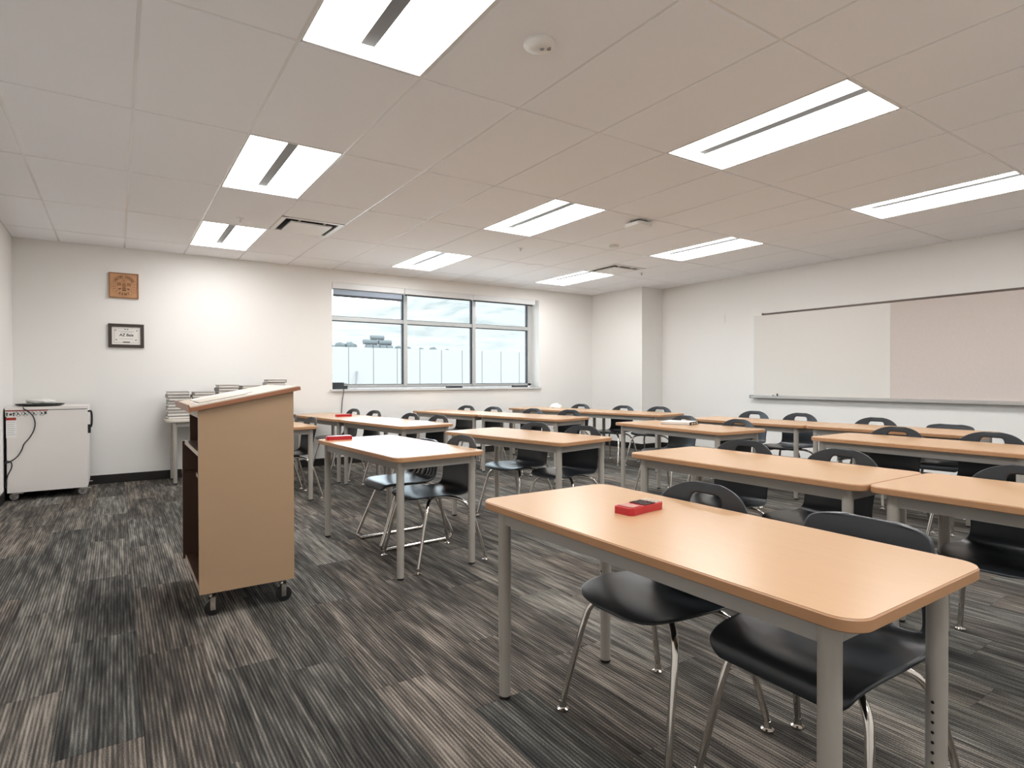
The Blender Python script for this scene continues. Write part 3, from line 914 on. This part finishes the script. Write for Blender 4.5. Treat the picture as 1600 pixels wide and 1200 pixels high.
for (tk, bx_, by_, kind, rot) in CH:
    tx_, ty_, ta, row, n = TB[tk]
    seen[tk] = seen.get(tk, 0) + 1
    side = 'at only seat' if percount[tk] == 1 else ('at window-side seat' if seen[tk] == 1 else 'at inner seat')
    lab = '%s %s, %s table from window, %s' % (KIND[kind][0], side, ORD[n - 1], rown[row])
    if kind not in protos:
        protos[kind] = KIND[kind][1](); t = protos[kind]
    else:
        t = copy_tree(protos[kind])
    t['label'] = lab; t['category'] = 'chair'; t['group'] = 'black plastic classroom chairs'
    a = R(ta)
    # keep the back clear of the table edge, measured across the table
    v = (bx_ - tx_) * math.cos(a) + (by_ - ty_) * math.sin(a)
    w_ = -(bx_ - tx_) * math.sin(a) + (by_ - ty_) * math.cos(a)
    v = max(v, TW / 2 + (0.06 if kind == 'r' else 0.10)); w_ = max(-0.345 if kind == 'r' else -0.356, min(0.345, w_))
    bx2, by2 = tx_ + v * math.cos(a) - w_ * math.sin(a), ty_ + v * math.sin(a) + w_ * math.cos(a)
    ra = R(rot)
    t.location = (bx2 - 0.25 * math.cos(ra), by2 - 0.25 * math.sin(ra), 0)
    t.rotation_euler = (0, 0, ra)

# ------------------------------------------------------------------ things on tables
def calculator(label, x, y, rz, closed=False):
    t = thing('calculator', label, 'calculator', (x, y, TH), rz, 'red calculators')
    L_, W_ = 0.19, 0.082
    MB().prism([(-W_ / 2, -L_ / 2 + 0.02), (-W_ / 2 + 0.012, -L_ / 2), (W_ / 2 - 0.012, -L_ / 2), (W_ / 2, -L_ / 2 + 0.02), (W_ / 2 - 0.004, 0.02), (W_ / 2, L_ / 2 - 0.015), (W_ / 2 - 0.01, L_ / 2), (-W_ / 2 + 0.01, L_ / 2), (-W_ / 2, L_ / 2 - 0.015), (-W_ / 2 + 0.004, 0.02)], 0.0, 0.024).build('case', 'red', t, bevel=0.005, seg=3)
    if closed:
        MB().prism(rrect(-W_ / 2 + 0.004, W_ / 2 - 0.004, -L_ / 2 + 0.006, L_ / 2 - 0.006, 0.01), 0.0243, 0.029).build('slide_cover', 'red', t, bevel=0.002)
        return t
    mb = MB(); mb.prism(rrect(-W_ / 2 + 0.008, W_ / 2 - 0.008, 0.025, L_ / 2 - 0.012, 0.005), 0.0242, 0.0255)
    sc = mb.build('screen_bezel', 'redp', t)
    MB().box(-W_ / 2 + 0.013, W_ / 2 - 0.013, 0.031, L_ / 2 - 0.018, 0.0256, 0.0262).build('display', 'screen', sc)
    mb = MB(); mw = MB()
    for r_ in range(8):
        for c_ in range(5):
            xx = -0.028 + c_ * 0.014; yy = -0.080 + r_ * 0.0125
            (mb if r_ not in (0, 1, 2) else mw).box(xx - 0.0048, xx + 0.0048, yy - 0.0038, yy + 0.0038, 0.0238, 0.0275)
    mb.build('keypad', 'keys', t); mw.build('number_keys', 'keyw', t)
    return t
calculator('red calculator lying keys-up on the table', 1.515, 1.46, R(97))
calculator('closed red calculator on the second table of the row nearest the lectern', 1.41, 4.47, R(86), True)
calculator('closed red calculator on the window-end table of the second row', 2.335, 7.215, R(96), True)

t = thing('binder', 'thin cream binder with black and yellow spiral edge on a table', 'binder', (4.74, 4.02, TH), R(20))
MB().box(-0.11, 0.13, -0.15, 0.15, 0.0, 0.006).build('back_cover', 'coverl', t, bevel=0.001, seg=1)
MB().box(-0.105, 0.125, -0.145, 0.145, 0.006, 0.022).build('pages', 'pages', t)
MB().box(-0.11, 0.13, -0.15, 0.15, 0.022, 0.028).build('front_cover', 'paper', t, bevel=0.001, seg=1)
mb = MB(); my = MB()
mb.box(-0.11, 0.13, -0.158, -0.146, 0.0005, 0.029)
for k in range(3):
    my.box(-0.085 + k * 0.07, -0.045 + k * 0.07, -0.160, -0.157, 0.007, 0.022)
b_ = mb.build('spine', 'black', t, bevel=0.002, seg=1)
my.build('spine_label', 'keyw', b_)
bm = bmesh.new()
bmesh.ops.create_icosphere(bm, subdivisions=4, radius=1.0)
for v in bm.verts:
    p = v.co.copy()
    f = 1 + 0.14 * noise.noise(p * 2.2 + Vector((4, 1, 0))) + 0.07 * noise.noise(p * 5)
    v.co = Vector((p.x * 0.075 * f, p.y * 0.12 * f, max(p.z, -0.02) * 0.07 * f))
me = bpy.data.meshes.new('crumpled_bag'); bm.to_mesh(me); bm.free(); me.shade_smooth()
o = obj('crumpled_bag', me, 'paper'); o.location = (5.78, 7.36, TH + 0.002)
tag(o, 'small crumpled white bag on a table by the whiteboard wall', 'bag')

# ------------------------------------------------------------------ lectern
LX0, LX1, LY0, LY1 = 0.335, 0.79, 3.28, 4.03
t = thing('lectern', 'tall tan rolling lectern with slanted cherry top and open shelves', 'lectern', (0.5625, 3.655, 0.0))
ZL, ZH = 1.048, 1.136
rotx = Matrix.Rotation(R(90), 4, 'X')   # prism drawn in x-z, extruded along y
def side(y0, y1, pts, name, m):
    mm = Matrix(((1, 0, 0, 0), (0, 0, 1, 0), (0, 1, 0, 0), (0, 0, 0, 1)))
    return MB().prism(pts, y0, y1, mm).build(name, m, t, True, bevel=0.0015, seg=1)
side(LY0, LY0 + 0.022, [(LX0, 0.13), (LX1, 0.13), (LX1, ZH), (LX0, ZL)], 'side_panel', 'lectern')
side(LY1 - 0.022, LY1, [(LX0 - 0.01, 0.13), (LX1, 0.13), (LX1, ZH), (LX0 + 0.03, ZL), (LX0 + 0.03, 0.835), (LX0 - 0.01, 0.835)], 'side_panel', 'lectern_in')
MB().box(LX1 - 0.02, LX1 - 0.001, LY0 + 0.0225, LY1 - 0.0225, 0.131, ZH - 0.02).build('front_panel', 'lectern_in', t, True)
for z, xf in ((0.131, LX0 + 0.002), (0.62, LX0 + 0.06), (0.815, LX0 + 0.002)):
    sh = MB().box(xf + 0.004, LX1 - 0.021, LY0 + 0.0225, LY1 - 0.0225, z, z + 0.022).build('shelf', 'lectern_in', t, True)
    MB().box(xf, xf + 0.004, LY0 + 0.0225, LY1 - 0.0225, z, z + 0.022).build('shelf_edge', 'lectern_edge', sh, True)
MB().box(LX0 + 0.012, LX0 + 0.03, LY0 + 0.0225, LY1 - 0.0225, ZL - 0.045, ZL - 0.008).build('front_rail', 'lectern_edge', t, True)
sl = math.atan2(ZH - ZL, LX1 - LX0)
def onslope(x, dz):
    return ZL + (x - LX0) * math.tan(sl) + dz
mtx = Matrix.Translation((LX0, 0, ZL)) @ Matrix.Rotation(-sl, 4, 'Y')
top = MB().box(-0.035, 0.497, LY0 - 0.025, LY1 + 0.025, 0.001, 0.020, mtx).build('top_board', 'lectern_top', t, True, bevel=0.002, seg=1)
MB().box(-0.033, 0.485, LY0 - 0.022, LY1 + 0.022, 0.0202, 0.026, mtx).build('top_laminate', 'lectern_edge', top, True, bevel=0.001, seg=1)
MB().box(-0.041, -0.0355, LY0 - 0.025, LY1 + 0.025, -0.002, 0.036, mtx).build('paper_lip', 'lectern_top', top, True, bevel=0.001, seg=1)
for cx in (LX0 + 0.055, LX1 - 0.055):
    for cy in (LY0 + 0.06, LY1 - 0.06):
        c = thing_caster = None
        MBs = MB()
        MBs.box(cx - 0.03, cx + 0.03, cy - 0.03, cy + 0.03, 0.126, 0.1305); MBs.tube([(cx, cy, 0.098), (cx, cy, 0.127)], 0.012, 10)
        for s in (-1, 1):
            MBs.box(cx - 0.012 + 0.01, cx + 0.012 + 0.01, cy + s * 0.020 - 0.0015, cy + s * 0.020 + 0.0015, 0.03, 0.100)
        MBs.box(cx - 0.004, cx + 0.024, cy - 0.0215, cy + 0.0215, 0.096, 0.101)
        fk = MBs.build('caster_fork', 'chrome', t, True)
        MB().lathe([(0.030, -0.014), (0.040, -0.012), (0.0405, 0.0), (0.040, 0.012), (0.030, 0.014)], 22, Matrix.Translation((cx + 0.012, cy, 0.0405)) @ rotx).build('wheel', 'black', fk, True, smooth=True)
lt = MB(); lt.tube([(LX0 - 0.012, LY1 - 0.03, 0.655), (LX0 + 0.05, LY1 - 0.03, 0.655)], 0.006, 8); lt.box(LX0 - 0.016, LX0 - 0.010, LY1 - 0.045, LY1 - 0.015, 0.645, 0.668)
lt.build('latch', 'chrome', t, True, smooth=True)
p = thing('notepad', 'white sheets of paper lying on the lectern top', 'paper', (LX0 + 0.13, 3.6, onslope(LX0 + 0.13, 0.026)))
MB().box(0.005, 0.26, 3.33, 3.72, 0.0262, 0.0275, mtx).build('sheet', 'paper', p, True)
MB().box(0.03, 0.30, 3.50, 3.95, 0.0276, 0.0288, mtx).build('sheet', 'paper', p, True)
MB().box(0.02, 0.25, 3.36, 3.69, 0.0290, 0.0335, mtx).build('clipboard', 'keyw', p, True, bevel=0.001, seg=1)

# ------------------------------------------------------------------ charging cart
KX0, KX1, KY0, KY1, KZ0, KZ1 = -0.915, -0.258, 7.59, 8.18, 0.10, 0.925
t = thing('charging_cart', 'white steel charging cart with warning stickers on casters', 'cart', (-0.587, 7.885, 0))
MB().box(KX0 + 0.004, KX1 - 0.004, KY0 + 0.004, KY1, KZ0 - 0.012, KZ1 - 0.025).build('body', 'cart_dark', t, True, bevel=0.003)
MB().box(KX0 + 0.012, KX1, KY0 - 0.004, KY0 + 0.0035, KZ0 - 0.02, KZ1 - 0.03).build('back_panel', 'cart', t, True, bevel=0.004)
MB().box(KX1 - 0.0035, KX1 + 0.004, KY0 + 0.006, KY1 - 0.002, KZ0 - 0.01, KZ1 - 0.03).build('end_panel', 'cart', t, True, bevel=0.002)
MB().box(KX0, KX1 + 0.008, KY0 - 0.010, KY1, KZ1 - 0.024, KZ1 + 0.004).build('top_panel', 'cart', t, True, bevel=0.006, seg=3)
MB().tube(crom([(KX1 + 0.005, KY0 + 0.05, 0.87), (KX1 + 0.035, KY0 + 0.05, 0.86), (KX1 + 0.035, KY0 + 0.05, 0.72), (KX1 + 0.005, KY0 + 0.05, 0.70)], 5), 0.010, 10).build('push_handle', 'black', t, True, smooth=True)
MB().box(KX1 + 0.004, KX1 + 0.03, KY0 + 0.03, KY0 + 0.075, 0.64, 0.73).build('latch', 'black', t, True, bevel=0.006)
for cx in (KX0 + 0.06, KX1 - 0.045):
    for cy in (KY0 + 0.045, KY1 - 0.06):
        mb = MB()
        mb.box(cx - 0.035, cx + 0.035, cy - 0.03, cy + 0.03, 0.082, 0.0875)
        for s in (-1, 1):
            mb.box(cx - 0.012, cx + 0.016, cy + s * 0.024 - 0.0015, cy + s * 0.024 + 0.0015, 0.025, 0.083)
        fk = mb.build('caster_fork', 'chrome', t, True)
        MB().lathe([(0.012, -0.018), (0.025, -0.017), (0.036, -0.014), (0.038, 0.0), (0.036, 0.014), (0.025, 0.017), (0.012, 0.018)], 20, Matrix.Translation((cx, cy, 0.0385)) @ rotx).build('wheel', 'greyp', fk, True, smooth=True)
        MB().box(cx - 0.01, cx + 0.075, cy - 0.042, cy - 0.026, 0.066, 0.074).build('brake_tab', 'tray', fk, True, bevel=0.002, seg=1)
def kp(px, py):
    return (-0.928 + (px - 5) * 0.00512, 0.928 - (py - 637) * 0.00631)
YS = KY0 - 0.0042
def flat(pts, m, name, par, d=0.0006):
    mm = Matrix(((1, 0, 0, 0), (0, 0, -1, 0), (0, 1, 0, 0), (0, 0, 0, 1)))
    return MB().prism(pts, -YS, -YS + d, mm).build(name, m, par, True)
def prect(x0, y0, x1, y1):
    a = kp(x0, y0); b = kp(x1, y1)
    return [(a[0], b[1]), (b[0], b[1]), (b[0], a[1]), (a[0], a[1])]
st_ = flat(prect(8, 642.2, 73, 651.5), 'plastic', 'warning_sticker', t)
flat(prect(9, 641.8, 73, 643.2), 'redp', 'red_stripe', st_, 0.0009)
ip = MB(); mm = Matrix(((1, 0, 0, 0), (0, 0, -1, 0), (0, 1, 0, 0), (0, 0, 0, 1)))
def icon_poly(cx, cy, pts, s):
    c = kp(cx, cy)
    ip.prism([(c[0] + p[0] * s, c[1] + p[1] * s) for p in pts], -YS + 0.0005, -YS + 0.0011, mm)
arrow = [(-0.25, -1), (0.25, -1), (0.25, 0.1), (0.6, 0.1), (0, 1), (-0.6, 0.1), (-0.25, 0.1)]
icon_poly(10.5, 647.5, arrow, 0.02); icon_poly(16, 647.8, [(-0.8, -0.8), (0.8, -0.8), (0.8, 0.2), (0, 0.9), (-0.8, 0.2)], 0.014); icon_poly(20.5, 647.5, arrow, 0.02)
def ring(cx, cy, r0, r1):
    c = kp(cx, cy); n = 20
    for k in range(n):
        a, b = 2 * math.pi * k / n, 2 * math.pi * (k + 1) / n
        ip.prism([(c[0] + r0 * math.cos(a), c[1] + r0 * math.sin(a)), (c[0] + r1 * math.cos(a), c[1] + r1 * math.sin(a)), (c[0] + r1 * math.cos(b), c[1] + r1 * math.sin(b)), (c[0] + r0 * math.cos(b), c[1] + r0 * math.sin(b))], -YS + 0.0005, -YS + 0.0011, mm)
for cx in (27.5, 38, 51.5, 63.5):
    ring(cx, 647.0, 0.024, 0.0265)
    c = kp(cx, 647)
    icon_poly(cx - 0.6, 647.2, [(-0.9, -1), (-0.2, -1), (0.1, -0.2), (0.7, -0.9), (1, -0.6), (0.3, 0.5), (0.1, 1), (-0.4, 0.9), (-0.3, 0.1)], 0.014)
    icon_poly(cx, 647, [(-0.72, 0.62), (0.62, -0.72), (0.72, -0.62), (-0.62, 0.72)], 0.026)
icon_poly(69, 646.5, [(-0.7, -1), (0.7, -1), (0.7, 1), (-0.7, 1)], 0.014)
ip.build('pictograms', 'ink', st_, True)
lb = flat(prect(9, 655.5, 24.5, 685), 'tee', 'instruction_label', t)
flat(prect(9, 653.0, 24, 657.2), 'redp', 'red_header', lb, 0.001)
ml = MB()
for k in range(7):
    q = prect(10.5, 660 + k * 3.2, 22.5 - (k % 3), 660.5 + k * 3.2)
    ml.prism(q, -YS + 0.0005, -YS + 0.0008, mm)
ml.build('fine_print', 'inkl', lb, True)
ml = MB()
ml.prism(prect(108, 637.2, 115, 638.4), -YS + 0.0, -YS + 0.0006, mm); ml.prism(prect(120, 637.0, 129, 639.0), -YS + 0.0, -YS + 0.0006, mm)
ml.build('maker_plate', 'inkl', t, True)
# cord
pts = [(-0.80, KY0 + 0.06, KZ1 + 0.012), (-0.78, KY0 + 0.01, KZ1 + 0.012)]
for (a, b) in ((36, 639.5), (42, 643), (50, 652), (53, 664), (50, 676), (43, 687), (36, 695), (32, 705), (25, 715), (14, 722), (8, 724)):
    x, z = kp(a, b); pts.append((x, KY0 - 0.014, z))
pts += [(-0.915, KY0 - 0.01, 0.37), (-0.905, KY0 - 0.012, 0.40), (-0.87, KY0 - 0.014, 0.385), (-0.868, KY0 - 0.014, 0.33), (-0.90, KY0 - 0.012, 0.25), (-0.915, KY0 - 0.01, 0.14)]
tag(MB().tube(crom(pts, 6), 0.005, 8).build('power_cord', 'black', smooth=True), 'black power cord hanging down the front of the white cart', 'cord')
t = thing('tray', 'shallow black oval tray on top of the white cart', 'tray', (-0.66, 7.80, KZ1 + 0.004))
mb = MB()
rings = []
for (s, z) in ((0.75, 0.0), (0.97, 0.012), (1.0, 0.026), (0.96, 0.026), (0.92, 0.012), (0.7, 0.006)):
    rings.append([mb.bm.verts.new((0.205 * s * math.cos(2 * math.pi * k / 32), 0.17 * s * math.sin(2 * math.pi * k / 32), z)) for k in range(32)])
for a, b in zip(rings, rings[1:]):
    for k in range(32):
        mb.bm.faces.new((a[k], a[(k + 1) % 32], b[(k + 1) % 32], b[k]))
mb.bm.faces.new(rings[0][::-1]); mb.bm.faces.new(rings[-1])
mb.build('tray_dish', 'black', t, smooth=True)
o = blob('plastic_wrap', (-0.655, 7.80, KZ1 + 0.050), 0.12, 0.10, 0.035, 9.0, 'plastic')
tag(o, 'crumpled pale plastic wrapping lying in the black tray', 'plastic wrap')

# ------------------------------------------------------------------ side table with textbooks
SX0, SX1, SY0, SY1 = 0.47, 1.84, 7.70, 8.24
t = make_table('side_table', 'pale table against the window wall carrying stacked textbooks', SY1 - SY0, SX1 - SX0, 'tables')
del t['group']
t.location = ((SX0 + SX1) / 2, (SY0 + SY1) / 2, -0.015); t.rotation_euler = (0, 0, R(90))
STH = TH - 0.015
t.location.z = 0.0
STH = TH
for c_ in t.children:
    if c_.name.startswith(('tabletop', 'edge_band')):
        c_.data.materials[0] = M['pale']
def book(x, y, z, w, d, h, rz, cm, label, tilt=0.0):
    t = thing('textbook', label, 'book', (x, y, z), rz, 'textbooks stacked on the side table')
    t.rotation_euler = (0, tilt, rz)
    c = 0.0055
    MB().box(-w / 2 + 0.006, w / 2 - 0.002, -d / 2 + 0.006, d / 2 - 0.006, c, h - c).build('pages', 'pages', t)
    mb = MB()
    mb.box(-w / 2, w / 2, -d / 2, d / 2, 0.0, c); mb.box(-w / 2, w / 2, -d / 2, d / 2, h - c, h); mb.box(w / 2 - 0.003, w / 2 + 0.001, -d / 2, d / 2, 0.0005, h - 0.0005)
    mb.build('cover', cm, t)
stacks = [(0.60, 8.0, 9, 0.036, 'nearest the white cart'), (0.865, 8.0, 9, 0.0355, 'second from the white cart'), (1.13, 8.0, 11, 0.0365, 'third from the white cart'), (1.40, 8.0, 11, 0.0355, 'fourth from the white cart'), (1.69, 8.0, 13, 0.0352, 'farthest from the white cart')]
for si, (x, y, n, h, nm) in enumerate(stacks):
    z = STH + 0.0005
    for k in range(n):
        rank = n - 1 - k
        lab = ('topmost textbook of the stack %s' % nm) if rank == 0 else ('textbook %s from the top of the stack %s' % (ORD[rank], nm))
        hh = h * random.uniform(0.94, 1.02)
        book(x + random.uniform(-0.008, 0.008), y + random.uniform(-0.012, 0.012), z, 0.225, 0.285, hh, (math.pi if (k % 2) else 0) + random.uniform(-0.05, 0.05), 'coverl' if (k % 3) else 'cover', lab)
        z += hh + 0.0006

# ------------------------------------------------------------------ plaques on window wall
t = thing('wooden_plaque', 'square carved wooden plaque with round emblem and lettering', 'plaque', (0.081, YB, 2.30))
PX, PZ, PH = 0.081, 2.30, 0.14
MB().box(PX - PH, PX + PH, YB - 0.02, YB - 0.001, PZ - PH, PZ + PH).build('board', 'wood', t, True, bevel=0.002, seg=1)
mb = MB()
for s in (-1, 1):
    mb.box(PX + s * PH - 0.008, PX + s * PH + 0.004, YB - 0.028, YB - 0.001, PZ - PH - 0.004, PZ + PH + 0.004)
    mb.box(PX - PH, PX + PH, YB - 0.0275, YB - 0.001, PZ + s * PH - 0.006, PZ + s * PH + 0.006)
mb.build('border', 'burn2', t, True, bevel=0.001, seg=1)
FYY = YB - 0.0205
def letter_arc(s, rad, a0, a1, size, flip, par):
    n = len(s)
    for k, ch in enumerate(s):
        if ch == ' ':
            continue
        a = R(a0 + (a1 - a0) * (k + 0.5) / n)
        x, z = rad * math.cos(a), rad * math.sin(a)
        ang = a - math.pi / 2 if not flip else a + math.pi / 2
        o = text('letter', ch, size, 'burn', par, (0, 0, 0))
        o.matrix_local = Matrix.Translation((PX + x - 0.081, FYY - YB, PZ + z - 2.30)) @ Matrix.Rotation(-ang, 4, 'Y') @ Matrix.Rotation(R(90), 4, 'X')
em = MB()
mmx = Matrix(((1, 0, 0, PX), (0, 0, -1, 0), (0, 1, 0, PZ), (0, 0, 0, 1)))
def ringm(mb, cx, cz, r0, r1, y, n=40):
    for k in range(n):
        a, b = 2 * math.pi * k / n, 2 * math.pi * (k + 1) / n
        mb.prism([(cx + r0 * math.cos(a), cz + r0 * math.sin(a)), (cx + r1 * math.cos(a), cz + r1 * math.sin(a)), (cx + r1 * math.cos(b), cz + r1 * math.sin(b)), (cx + r0 * math.cos(b), cz + r0 * math.sin(b))], -y, -y + 0.002, mmx)
ringm(em, 0, 0, 0.080, 0.0835, FYY); ringm(em, 0, 0, 0.123, 0.1255, FYY); ringm(em, 0.0, 0.052, 0.020, 0.024, FYY, 20)
seal = em.build('seal_ring', 'burn2', t, True)
letter_arc('UNITED STATES', 0.101, 156, 24, 0.036, False, seal)
letter_arc('ARMY', 0.103, 236, 304, 0.036, True, seal)
em = MB()
for a in (170, 188, 205, 222, 318, 335, 352, 10):
    cx, cz = 0.102 * math.cos(R(a)), 0.102 * math.sin(R(a))
    em.prism([(cx + (0.0075 if q % 2 == 0 else 0.0035) * math.cos(R(90 + 36 * q)), cz + (0.0075 if q % 2 == 0 else 0.0035) * math.sin(R(90 + 36 * q))) for q in range(10)], -FYY, -FYY + 0.002, mmx)
em.build('stars', 'burn', t, True)
em = MB()
# simplified central relief: cuirass, flags, drum and mortar shapes
em.prism([(-0.016, 0.022), (-0.022, 0.002), (-0.014, -0.018), (0.014, -0.018), (0.022, 0.002), (0.016, 0.022), (0.006, 0.03), (-0.006, 0.03)], -FYY, -FYY + 0.003, mmx)
em.prism([(-0.07, 0.03), (-0.03, 0.038), (-0.026, -0.005), (-0.045, 0.0), (-0.066, -0.012)], -FYY, -FYY + 0.002, mmx)
em.prism([(0.07, 0.03), (0.03, 0.038), (0.026, -0.005), (0.045, 0.0), (0.066, -0.012)], -FYY, -FYY + 0.002, mmx)
em.prism([(-0.008, 0.046), (0.008, 0.046), (0.010, 0.058), (0, 0.064), (-0.010, 0.058)], -FYY, -FYY + 0.003, mmx)
em.build('relief', 'burn2', t, True)
em = MB()
em.prism([(-0.022, -0.022), (-0.004, -0.028), (0.0, -0.016), (0.010, -0.028), (0.022, -0.022), (0.018, -0.036), (-0.018, -0.036)], -FYY, -FYY + 0.003, mmx)
em.prism([(-0.024, -0.046), (0.024, -0.046), (0.014, -0.062), (-0.012, -0.062)], -FYY, -FYY + 0.003, mmx)
for sx in (-1, 1):
    em.prism([(sx * 0.03, -0.03), (sx * 0.058, -0.036), (sx * 0.052, -0.05), (sx * 0.03, -0.044)], -FYY, -FYY + 0.002, mmx)
em.build('dark_relief', 'burn', t, True)

t = thing('framed_certificate', 'white certificate in dark wooden frame below the plaque', 'framed certificate', (0.10, YB, 1.715))
QX0, QX1, QZ0, QZ1 = -0.075, 0.276, 1.578, 1.853
MB().box(QX0 + 0.02, QX1 - 0.02, YB - 0.012, YB - 0.001, QZ0 + 0.02, QZ1 - 0.02).build('certificate', 'paper', t, True)
mb = MB(); w = 0.034
mb.box(QX0, QX1, YB - 0.026, YB - 0.0005, QZ1 - w, QZ1); mb.box(QX0, QX1, YB - 0.026, YB - 0.0005, QZ0, QZ0 + w)
mb.box(QX0, QX0 + w, YB - 0.0258, YB - 0.0005, QZ0 + w, QZ1 - w); mb.box(QX1 - w, QX1, YB - 0.0258, YB - 0.0005, QZ0 + w, QZ1 - w)
mb.build('frame', 'frame', t, True, bevel=0.003, seg=2)
mb = MB(); yb = YB - 0.0128
a0, a1, c0, c1 = QX0 + 0.056, QX1 - 0.056, QZ0 + 0.054, QZ1 - 0.054
for (x0, x1, z0, z1) in ((a0, a1, c1 - 0.003, c1), (a0, a1, c0, c0 + 0.003), (a0, a0 + 0.003, c0, c1), (a1 - 0.003, a1, c0, c1)):
    mb.box(x0, x1, yb, yb + 0.001, z0, z1)
for (x0, x1, z) in ((a0 + 0.04, a1 - 0.04, c1 - 0.032), (a0 + 0.06, a1 - 0.06, c1 - 0.046), (a0 + 0.055, a1 - 0.055, c0 + 0.045)):
    mb.box(x0, x1, yb, yb + 0.001, z, z + 0.004)
mb.build('border_print', 'inkl', t, True)
mb = MB()
mb.box(0.066, 0.136, yb, yb + 0.001, c0 + 0.0035, c0 + 0.014)
for (x, z) in ((a0 + 0.014, c1 - 0.022), (a1 - 0.016, c1 - 0.022), (a0 + 0.02, c0 + 0.036), (a1 - 0.026, c0 + 0.036)):
    mb.box(x - 0.007, x + 0.009, yb, yb + 0.001, z - 0.003, z + 0.003); mb.box(x - 0.003, x + 0.003, yb, yb + 0.001, z - 0.006, z + 0.006)
for s in (-1, 1):
    mb.box(0.1 + s * 0.012 - 0.008, 0.1 + s * 0.012 + 0.008, yb, yb + 0.001, c1 - 0.013, c1 - 0.005)
mb.build('seal_marks', 'ink', t, True)
text('name_print', 'AZ Bale', 0.042, 'ink', t, (0.0, yb - YB + 0.0006, 0.008), (R(90), 0, 0), shear=0.15)

# ------------------------------------------------------------------ things on window sill
t = thing('device_case', 'small dark zip case at the corner of the window sill', 'case', (2.62, YB + 0.02, WZ0))
MB().prism([(-0.085, -0.04), (0.11, -0.04), (0.11, 0.04), (-0.085, 0.04)], 0.001, 0.05).build('base', 'bag', t, bevel=0.008, seg=2)
MB().prism([(-0.083, -0.035), (0.06, -0.035), (0.06, 0.035), (-0.083, 0.035)], 0.048, 0.095).build('lid', 'bag', t, bevel=0.016, seg=3)
MB().tube([(0.105 * 0.9 + 0.03 * math.cos(a), 0.0, 0.05 + 0.03 * math.sin(a)) for a in [R(-60 + 15 * k) for k in range(14)]], 0.005, 8).build('carry_loop', 'greyp', t, smooth=True)
tag(MB().tube(crom([(2.66, YB - 0.02, WZ0 + 0.012), (2.665, YB - 0.044, WZ0 + 0.006), (2.665, YB - 0.046, WZ0 - 0.04), (2.65, YB - 0.02, WZ0 - 0.20), (2.64, YB - 0.012, WZ0 - 0.45), (2.62, YB - 0.012, WZ0 - 0.8), (2.63, YB - 0.014, 0.12)], 6), 0.006, 8).build('power_cord', 'cord', smooth=True), 'brown cord running down the wall from the window sill', 'cord')
for (x, w, lab) in ((4.47, 0.27, 'dark flat strip lying on the middle of the window sill'), (5.74, 0.30, 'dark flat strip lying at the wall-return end of the sill')):
    t = thing('sill_strip', lab, 'strip', (x, YB + 0.03, WZ0), 0, 'dark strips on the window sill')
    MB().box(-w / 2, w / 2, -0.03, 0.03, 0.0005, 0.032).build('body', 'gasket', t, bevel=0.003, seg=1)
    MB().box(-w / 2 + 0.01, w / 2 - 0.01, -0.024, 0.024, 0.032, 0.036).build('top_cover', 'alu', t, bevel=0.001, seg=1)
